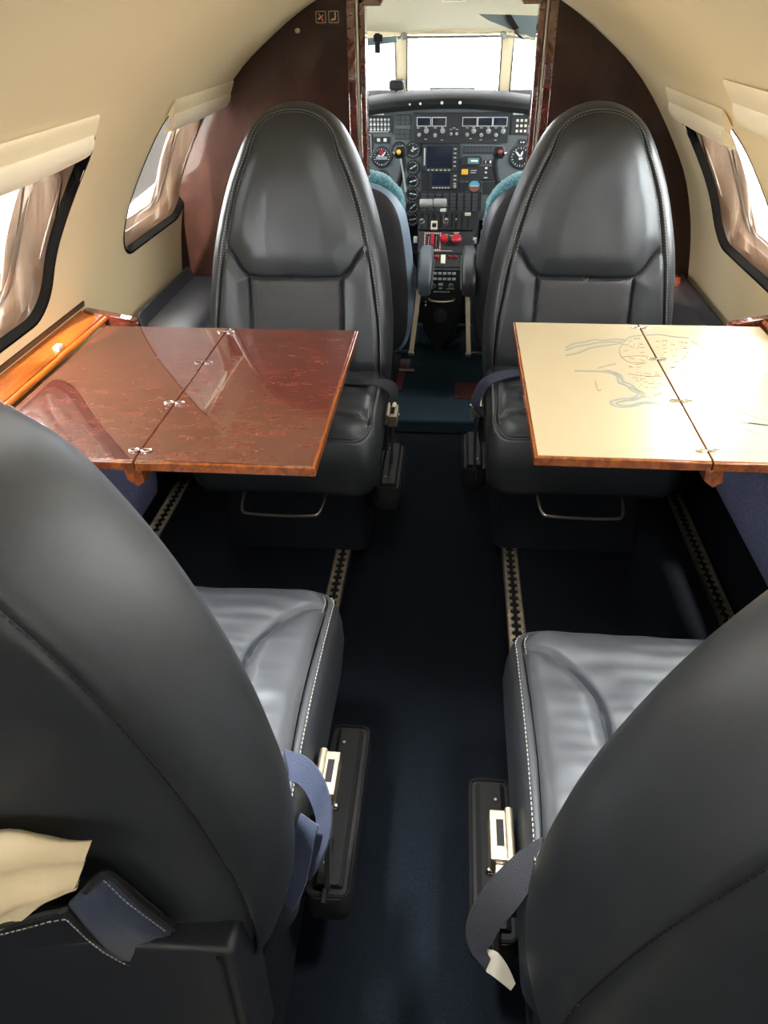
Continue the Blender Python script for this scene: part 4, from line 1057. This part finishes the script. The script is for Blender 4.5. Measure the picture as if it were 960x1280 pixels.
def lever(x, y, tip, m, kn):
    b = sp_(x, y, .008); t = Vector(tip)
    l = MB().tube([b, b.lerp(t, .5)+Vector((0,.004,0)), t], .0032, 8).build('lever', 'chrome', pd, smooth=True)
    if kn == 'ball': MB().lathe([(0,-.016),(.007,-.013),(.012,0),(.009,.010),(0,.015)], t, (0,-.3,1), 14).build('lever_knob', m, l, smooth=True)
    elif kn == 'bar': MB().box(t.x-.012, t.y-.006, t.z-.005, t.x+.012, t.y+.006, t.z+.006).build('lever_knob', m, l, bevel=.002)
    elif kn == 'grip': MB().lathe([(.0,-.027),(.014,-.026),(.016,-.022),(.016,.022),(.014,.026),(0,.027)], t, (1,0,0), 18).build('lever_knob', m, l, smooth=True)
lever(-.036, 3.25, (-.036, 3.225, .522), 'chrome', 'ball'); lever(.061, 3.25, (.061, 3.225, .524), 'chrome', 'ball')
lever(.101, 3.27, (.101, 3.255, .525), 'chrome', 'none'); lever(.149, 3.285, (.146, 3.235, .548), 'ivory', 'bar')
lever(-.020, 3.30, (-.022, 3.262, .583), 'grey_handle', 'grip'); lever(.036, 3.30, (.034, 3.262, .585), 'grey_handle', 'grip')
lever(.013, 3.30, (.013, 3.25, .540), 'black_plastic', 'ball'); lever(.052, 3.26, (.047, 3.245, .561), 'lamp_white', 'bar')
lf = MB()
f_in, f_out = [(-.009,3.236),(.009,3.236),(.009,3.262),(-.009,3.262)], [(-.013,3.230),(.013,3.230),(.013,3.268),(-.013,3.268)]
lf.loft([[sp_(.013+a, b, .010) for a, b in f_out], [sp_(.013+a, b, .018) for a, b in f_out], [sp_(.013+a, b, .018) for a, b in f_in], [sp_(.013+a, b, .010) for a, b in f_in]], cap0=False, cap1=False).build('guard_frame', 'ivory', pd)
# switch plate with red fire controls
pl = sbox('control_plate', 'panel_black', -.048, 3.128, .164, 3.226, .004)
strp_r, strp_w = MB(), MB()
x0, x1, y0, y1 = -.022, .040, 3.141, 3.220
per = []
for t in range(14): per.append((lerp(x0,x1,t/14), y1, 0))
for t in range(16): per.append((x1, lerp(y1,y0,t/16), 1))
for t in range(14): per.append((lerp(x1,x0,t/14), y0, 0))
for t in range(16): per.append((x0, lerp(y0,y1,t/16), 1))
for i, (x, y, v) in enumerate(per):
    b = strp_r if i % 2 else strp_w
    hx_, hy_ = (.0024, .0026) if v else (.0024, .0026)
    b.loft([[sp_(x-hx_,y-hy_,.004), sp_(x+hx_,y-hy_,.004), sp_(x+hx_,y+hy_,.004), sp_(x-hx_,y+hy_,.004)], [sp_(x-hx_,y-hy_,.0055), sp_(x+hx_,y-hy_,.0055), sp_(x+hx_,y+hy_,.0055), sp_(x-hx_,y+hy_,.0055)]])
strp_r.build('red_hatching', 'red', pl); strp_w.build('white_hatching', 'lamp_white', pl)
sbox('red_lever', 'red', .002, 3.152, .014, 3.206, .022, pl, .004, .003)
for x in (-.006, .024): sbox('lever_scale', 'ivory', x-.001, 3.155, x+.001, 3.205, .0052, pl, .004, 0)
for x, r_ in ((.054, .017), (.105, .020)):
    MB().lathe([(r_*.5,0),(r_*.5,.010),(r_,.012),(r_,.022),(r_*.8,.026),(0,.027)], sp_(x, 3.180, .004), nS, 18).build('fire_knob', 'red', pl, smooth=True)
lg = MB()
for x, y, w in ((.060,3.214,.012),(.078,3.209,.010),(.092,3.224,.024),(.096,3.218,.016),(.09,3.206,.008),(-.03,3.136,.12)):
    lg.loft([[sp_(x,y,.004), sp_(x+w,y,.004), sp_(x+w,y+.0018,.004), sp_(x,y+.0018,.004)], [sp_(x,y,.0046), sp_(x+w,y,.0046), sp_(x+w,y+.0018,.0046), sp_(x,y+.0018,.0046)]])
lg.build('legend', 'ivory', pl)
p2 = sbox('switch_row', 'panel_black', -.042, 3.062, .160, 3.122, .004)
for x, m_, y, h_ in ((-.021,'ivory',3.100,.016),(.055,'ivory',3.094,.020)): sbox('rocker', m_, x-.009, y-h_, x+.009, y+h_, .010, p2, .004, .0015)
for x, r_ in ((.004,.0085),(.030,.0085),(.081,.006),(.105,.006)):
    MB().lathe([(r_,0),(r_,.008),(r_*.7,.011),(0,.011)], sp_(x, 3.104, .004), nS, 14).build('red_switch', 'red', p2, smooth=True)
MB().lathe([(.004,0),(.003,.014),(.005,.018),(0,.020)], sp_(.132, 3.095, .004), nS, 10).build('toggle', 'lamp_white', p2, smooth=True)
# radios on the front face
fy = 3.0515
def fbox(nm, m, x0, z0, x1, z1, d, par=None, bevel=.0008): return MB().box(x0, fy-d, z0, x1, fy+.012, z1).build(nm, m, par or pd, bevel=bevel)
ra = fbox('radio_unit', 'panel_black', -.020, .284, .140, .380, .004)
for z in (.367, .345):
    for k in range(6): MB().box(.001+k*.0185, fy-.0075, z-.005, .0145+k*.0185, fy-.0035, z+.004).build('radio_key', 'frame_pale', ra, bevel=.0006)
for x in (.020, .090): MB().lathe([(.010,0),(.010,.006),(.007,.012),(0,.012)], (x, fy-.004, .318), (0,-1,0), 14).build('knob', 'key_grey', ra, smooth=True)
for x0, z0, x1, z1 in ((.040,.318,.058,.328),(.042,.304,.056,.310),(.072,.304,.104,.307)): MB().box(x0, fy-.0055, z0, x1, fy-.0038, z1).build('radio_legend', 'frame_pale', ra)
mrg = MB()
for x in range(6): mrg.box(.022+x*.011, fy-.005, .2905, .030+x*.011, fy-.0038, .2955)
mrg.build('legend', 'ivory', ra)
MB().tube(catmull([(.004, fy, .262), (.012, fy-.014, .259), (.055, fy-.018, .256), (.098, fy-.014, .259), (.106, fy, .262)], 5), .0052, 10).build('pull_handle', 'steel', pd, smooth=True)
for z, r_ in ((.250,.0065),(.235,.0075)): MB().lathe([(r_,-.01),(r_,.008),(r_*.6,.010),(0,.010)], (-.010, fy, z), (0,-1,0), 12).build('knob', 'chrome', pd, smooth=True)
MB().lathe([(.030,-.01),(.030,.006),(.027,.009),(.016,.009),(.015,.007),(0,.007)], (.050, fy, .195), (0,-1,0), 26).build('round_cover', 'cover_grey', pd, smooth=True)
# rockers standing beside the pedestal
for s, x in ((-1, -.060), (1, .178)):
    MB().box(x-.010, 3.20, .40, x+.010, 3.24, .462).build('side_console', 'panel_black', pd, bevel=.002)
    MB().box(x-.008, 3.192, .445, x+.008, 3.202, .468).build('side_switch', 'frame_pale', pd, bevel=.001)

# ------------------------------------------------------------------ crew seats
def crew(xc, s, label):
    r = thing('crew_seat', label, 'seat', (xc, 2.72, .05), 'crew seats in the cockpit')
    pr = [(0,.20),(.12,.20),(.19,.215),(.222,.27),(.232,.36),(.230,.48),(.218,.58),(.198,.67),(.168,.728),(.125,.762),(.06,.776),(0,.778)]
    O = outline(pr, 120); c = (0, .5)
    ly = lambda z: 2.66+.12*(z-.5)-.0
    def P(p, y): return Vector((xc+p[0], ly(p[1])+y, p[1]))
    L = [[P((p[0]*.05, .5+(p[1]-.5)*.05), -.055) for p in O]]
    for d, y in ((.10,-.052),(.05,-.050),(.028,-.047),(.018,-.040)): L.append([P(inset(p, c, d), y) for p in O])
    MB().loft(L, cap1=False).build('back_panel', 'crew_leather', r, smooth=True, angle=180)
    L = []
    for d, y in ((.018,-.040),(.008,-.028),(0,-.005),(0,.045),(.008,.07),(.03,.085)): L.append([P(inset(p, c, d), y) for p in O])
    L.append([P((p[0]*.05, .5+(p[1]-.5)*.05), .09) for p in O])
    MB().loft(L, cap0=False).build('side_gusset', 'crew_side_lit' if s < 0 else 'crew_leather', r, smooth=True, angle=180)
    # sheepskin cover over the front and top edge
    L = []; rnd = random.Random(5)
    Ow = [p for p in O]
    for d0, y in ((.03,.055),(-.004,.050),(-.014,.075),(-.006,.105),(.03,.118),(.10,.12)):
        row = []
        for p in Ow:
            top = smoothstep(.60, .76, p[1])
            d = d0+(.034 if s < 0 else .016)*(1-smoothstep(.62, .70, p[1]))
            q = inset(p, c, d)
            yy = y-.072*top*(1 if y < .08 else .35)
            q2 = (q[0], q[1]+.010*top)
            v = P(q2, yy)
            row.append(v+Vector((rnd.uniform(-1,1), rnd.uniform(-1,1), rnd.uniform(-1,1)))*.0045)
        L.append(row)
    L.append([P((p[0]*.05, .5+(p[1]-.5)*.05), .122) for p in O])
    w_ = MB().loft(L, cap0=False).build('sheepskin_cover', 'teal_wool', r, smooth=True, angle=180, sub=0)
    sb = w_.modifiers.new('sub', 'SUBSURF'); sb.levels = 2; sb.render_levels = 2
    tx = bpy.data.textures.new('wool', 'CLOUDS'); tx.noise_scale = .006
    dm = w_.modifiers.new('wool', 'DISPLACE'); dm.texture = tx; dm.strength = .012; dm.mid_level = .4
    # pan and pedestal
    MB().loft([[Vector((xc+a*f, 2.93+b*f, z)) for a, b in rrect(.225, .21, .06, 6)] for z, f in ((.27,.94),(.29,1),(.37,1),(.40,.94))]).build('seat_pan', 'crew_leather', r, smooth=True)
    MB().loft([[Vector((xc+a*f, 2.88+b*f, z)) for a, b in rrect(.17, .19, .02, 3)] for z, f in ((.051,1),(.28,.9))]).build('base', 'crew_leather', r, bevel=.004)
    MB().lathe([(.005,0),(.005,.002),(0,.003)], (xc-s*.12, ly(.30)-.053, .30), (0,-1,0), 10).build('snap_stud', 'steel', r)
    # inner armrest on a pale metal strut
    xa = .000 if s < 0 else .150
    ta = MB()
    ar = MB().loft([[Vector((xa+a*f, y, z+b*f)) for a, b in rrect(.024, .030, .014, 5)] for y, z, f in ((2.580,.445,.70),(2.588,.452,.92),(2.62,.47,1),(2.72,.492,1),(2.80,.50,1),(2.84,.502,.85))]).build('armrest_pad', 'crew_arm' if s < 0 else 'leather_plain', r, smooth=True)
    MB().tube([(xa-s*.024, 2.60+.0, .44), (xa-s*.026, 2.68, .468), (xa-s*.026, 2.80, .485)], .003, 6).build('armrest_welt', 'leather_seam', ar, smooth=True)
    f0 = Vector((xa+s*(.050 if s < 0 else -.002)-(.0), 2.56, .235)); f0 = Vector((-.040 if s < 0 else .160, 2.56, .235)); f1 = Vector((-.018 if s < 0 else .146, 2.60, .44))
    st_ = MB().loft([[p+Vector((-.008,-.004,0)), p+Vector((.008,-.004,0)), p+Vector((.008,.004,0)), p+Vector((-.008,.004,0))] for p in (f0, f1)]).build('armrest_strut', 'strut', r, bevel=.002)
    MB().box(f0.x-.011, f0.y-.007, f0.z-.016, f0.x+.009, f0.y+.006, f0.z-.002).build('strut_foot', 'steel', st_, bevel=.002)
    MB().box(min(f0.x, xc+s*-.18) , f0.y+.004, f0.z-.014, max(f0.x, xc-s*.18), f0.y+.018, f0.z-.002).build('strut_mount', 'crew_leather', r, bevel=.002)
crew(-.272, -1, 'left crew seat with a teal sheepskin cover and side coloured pale as lit by the window, seen through the doorway')
crew(.400, 1, 'right crew seat with a teal sheepskin cover and dark side, seen through the doorway')

# ------------------------------------------------------------------ outside
struct(MB().box(-60, -40, -1.32, 60, 90, -1.30).build('ground', 'apron'))
gv = MB().box(-60, 40, -1.299, -3.6, 88, -1.28).build('grass_verge', 'grass'); struct(gv)

hg = thing('hangar', 'dark hangar front seen through the far left window beyond the pale apron', 'hangar', (-9, 20, -1.3))
a_, b_ = Vector((-3.9, 11.0, -1.3)), Vector((-30., 34., -1.3))
d_ = (b_-a_).normalized(); nn_ = Vector((-d_.y, d_.x, 0))
a_ = Vector((-4.95, 12.3, -1.3)); b_ = a_+Vector((-.10, 1.0, 0)).normalized()*30
d_ = (b_-a_).normalized(); nn_ = Vector((-d_.y, d_.x, 0))
MB().loft([[a_, b_, b_+Vector((0,0,9)), a_+Vector((0,0,9))], [a_+nn_*1.5, b_+nn_*1.5, b_+nn_*1.5+Vector((0,0,9)), a_+nn_*1.5+Vector((0,0,9))]]).build('wall', 'hangar_dark', hg)
m_ = (a_+nn_*.75)+Vector((0,0,9))
MB().loft([[a_-d_*.4-nn_*.4+Vector((0,0,9)), a_-d_*.4+nn_*1.9+Vector((0,0,9)), a_-d_*.4+nn_*.75+Vector((0,0,11))], [b_-nn_*.4+Vector((0,0,9)), b_+nn_*1.9+Vector((0,0,9)), b_+nn_*.75+Vector((0,0,11))]]).build('roof', 'hangar_dark', hg)

# ------------------------------------------------------------------ light
wd = bpy.data.worlds.new('sky'); SC.world = wd; wd.use_nodes = True
bg = wd.node_tree.nodes['Background']; bg.inputs['Color'].default_value = (.95, .975, 1.0, 1); bg.inputs['Strength'].default_value = WORLD
sun = bpy.data.lights.new('sun', 'SUN'); sun.energy = SUN; sun.angle = math.radians(2); sun.color = (1, .93, .82)
so_ = bpy.data.objects.new('sun', sun); COL.objects.link(so_)
d = Vector(SUNDIR).normalized(); so_.rotation_euler = d.to_track_quat('-Z', 'Y').to_euler()
for side, yc in WIN:      # sampling portals filling the window openings: they add no light of their own
    o, u, v, n, hv = win_frame(side, yc)
    li = bpy.data.lights.new('window_portal', 'AREA'); li.shape = 'RECTANGLE'; li.size = WHX*2; li.size_y = hv*2; li.cycles.is_portal = True
    ob = bpy.data.objects.new('window_portal', li); COL.objects.link(ob)
    ob.matrix_world = Matrix.Translation(o-n*.12) @ Matrix((u, v, u.cross(v))).transposed().to_4x4()
    if (u.cross(v)).dot(n) > 0: ob.matrix_world = Matrix.Translation(o-n*.12) @ Matrix((-u, v, (-u).cross(v))).transposed().to_4x4()
li = bpy.data.lights.new('windscreen_portal', 'AREA'); li.shape = 'RECTANGLE'; li.size = .9; li.size_y = .34; li.cycles.is_portal = True
ob = bpy.data.objects.new('windscreen_portal', li); COL.objects.link(ob); ob.location = (CC, 3.62, 1.06); ob.rotation_euler = (math.radians(-90), 0, 0)

# added fill lights brightening the two near seats from overhead, no fixtures there
for x, y, z, e in ((-.27, .62, 1.262, 2.0), (.39, .60, 1.21, 1.15)):
    li = bpy.data.lights.new('seat_fill', 'AREA'); li.shape = 'DISK'; li.size = .16; li.energy = e; li.spread = math.radians(60); li.color = (1, .96, .92)
    ob = bpy.data.objects.new('seat_fill', li); COL.objects.link(ob); ob.location = (x, y, z)
# added warm fill light above the aisle, unseen over the frame's top edge
for y in (1.12,):
    li = bpy.data.lights.new('aisle_fill', 'AREA'); li.shape = 'RECTANGLE'; li.size = .26; li.size_y = .85; li.energy = AISLE_FILL; li.color = (1, .95, .88)
    ob = bpy.data.objects.new('aisle_fill', li); COL.objects.link(ob); ob.location = (CX, y, 1.315)

# ------------------------------------------------------------------ camera
f = 960.; vx, vy, sl = 577., 5., .0125
Yc = Vector((vx-480, 640-vy, f)).normalized(); Zc = Vector((1, sl, 0)).cross(Yc).normalized()
if Zc.y < 0: Zc = -Zc
Xc = Yc.cross(Zc)
if Xc.x < 0: Xc = -Xc
right = Vector((Xc.x, Yc.x, Zc.x)); up = Vector((Xc.y, Yc.y, Zc.y)); fwd = Vector((Xc.z, Yc.z, Zc.z))
cam = bpy.data.cameras.new('camera'); co = bpy.data.objects.new('camera', cam); COL.objects.link(co)
R = Matrix((right, up, -fwd)).transposed().to_4x4()
co.matrix_world = Matrix.Translation((.09, 0, 1.25)) @ R
cam.sensor_fit = 'VERTICAL'; cam.sensor_height = 36; cam.lens = 36*f/1280; cam.clip_start = .01
SC.camera = co
SC.view_settings.view_transform = 'Standard'; SC.view_settings.look = 'None'; SC.view_settings.gamma = 1; SC.view_settings.exposure = EXPO
SC.view_settings.use_curve_mapping = False
SC.cycles.max_bounces = 12; SC.cycles.transparent_max_bounces = 24; SC.cycles.diffuse_bounces = 8; SC.cycles.glossy_bounces = 6
SC.cycles.sample_clamp_indirect = 8
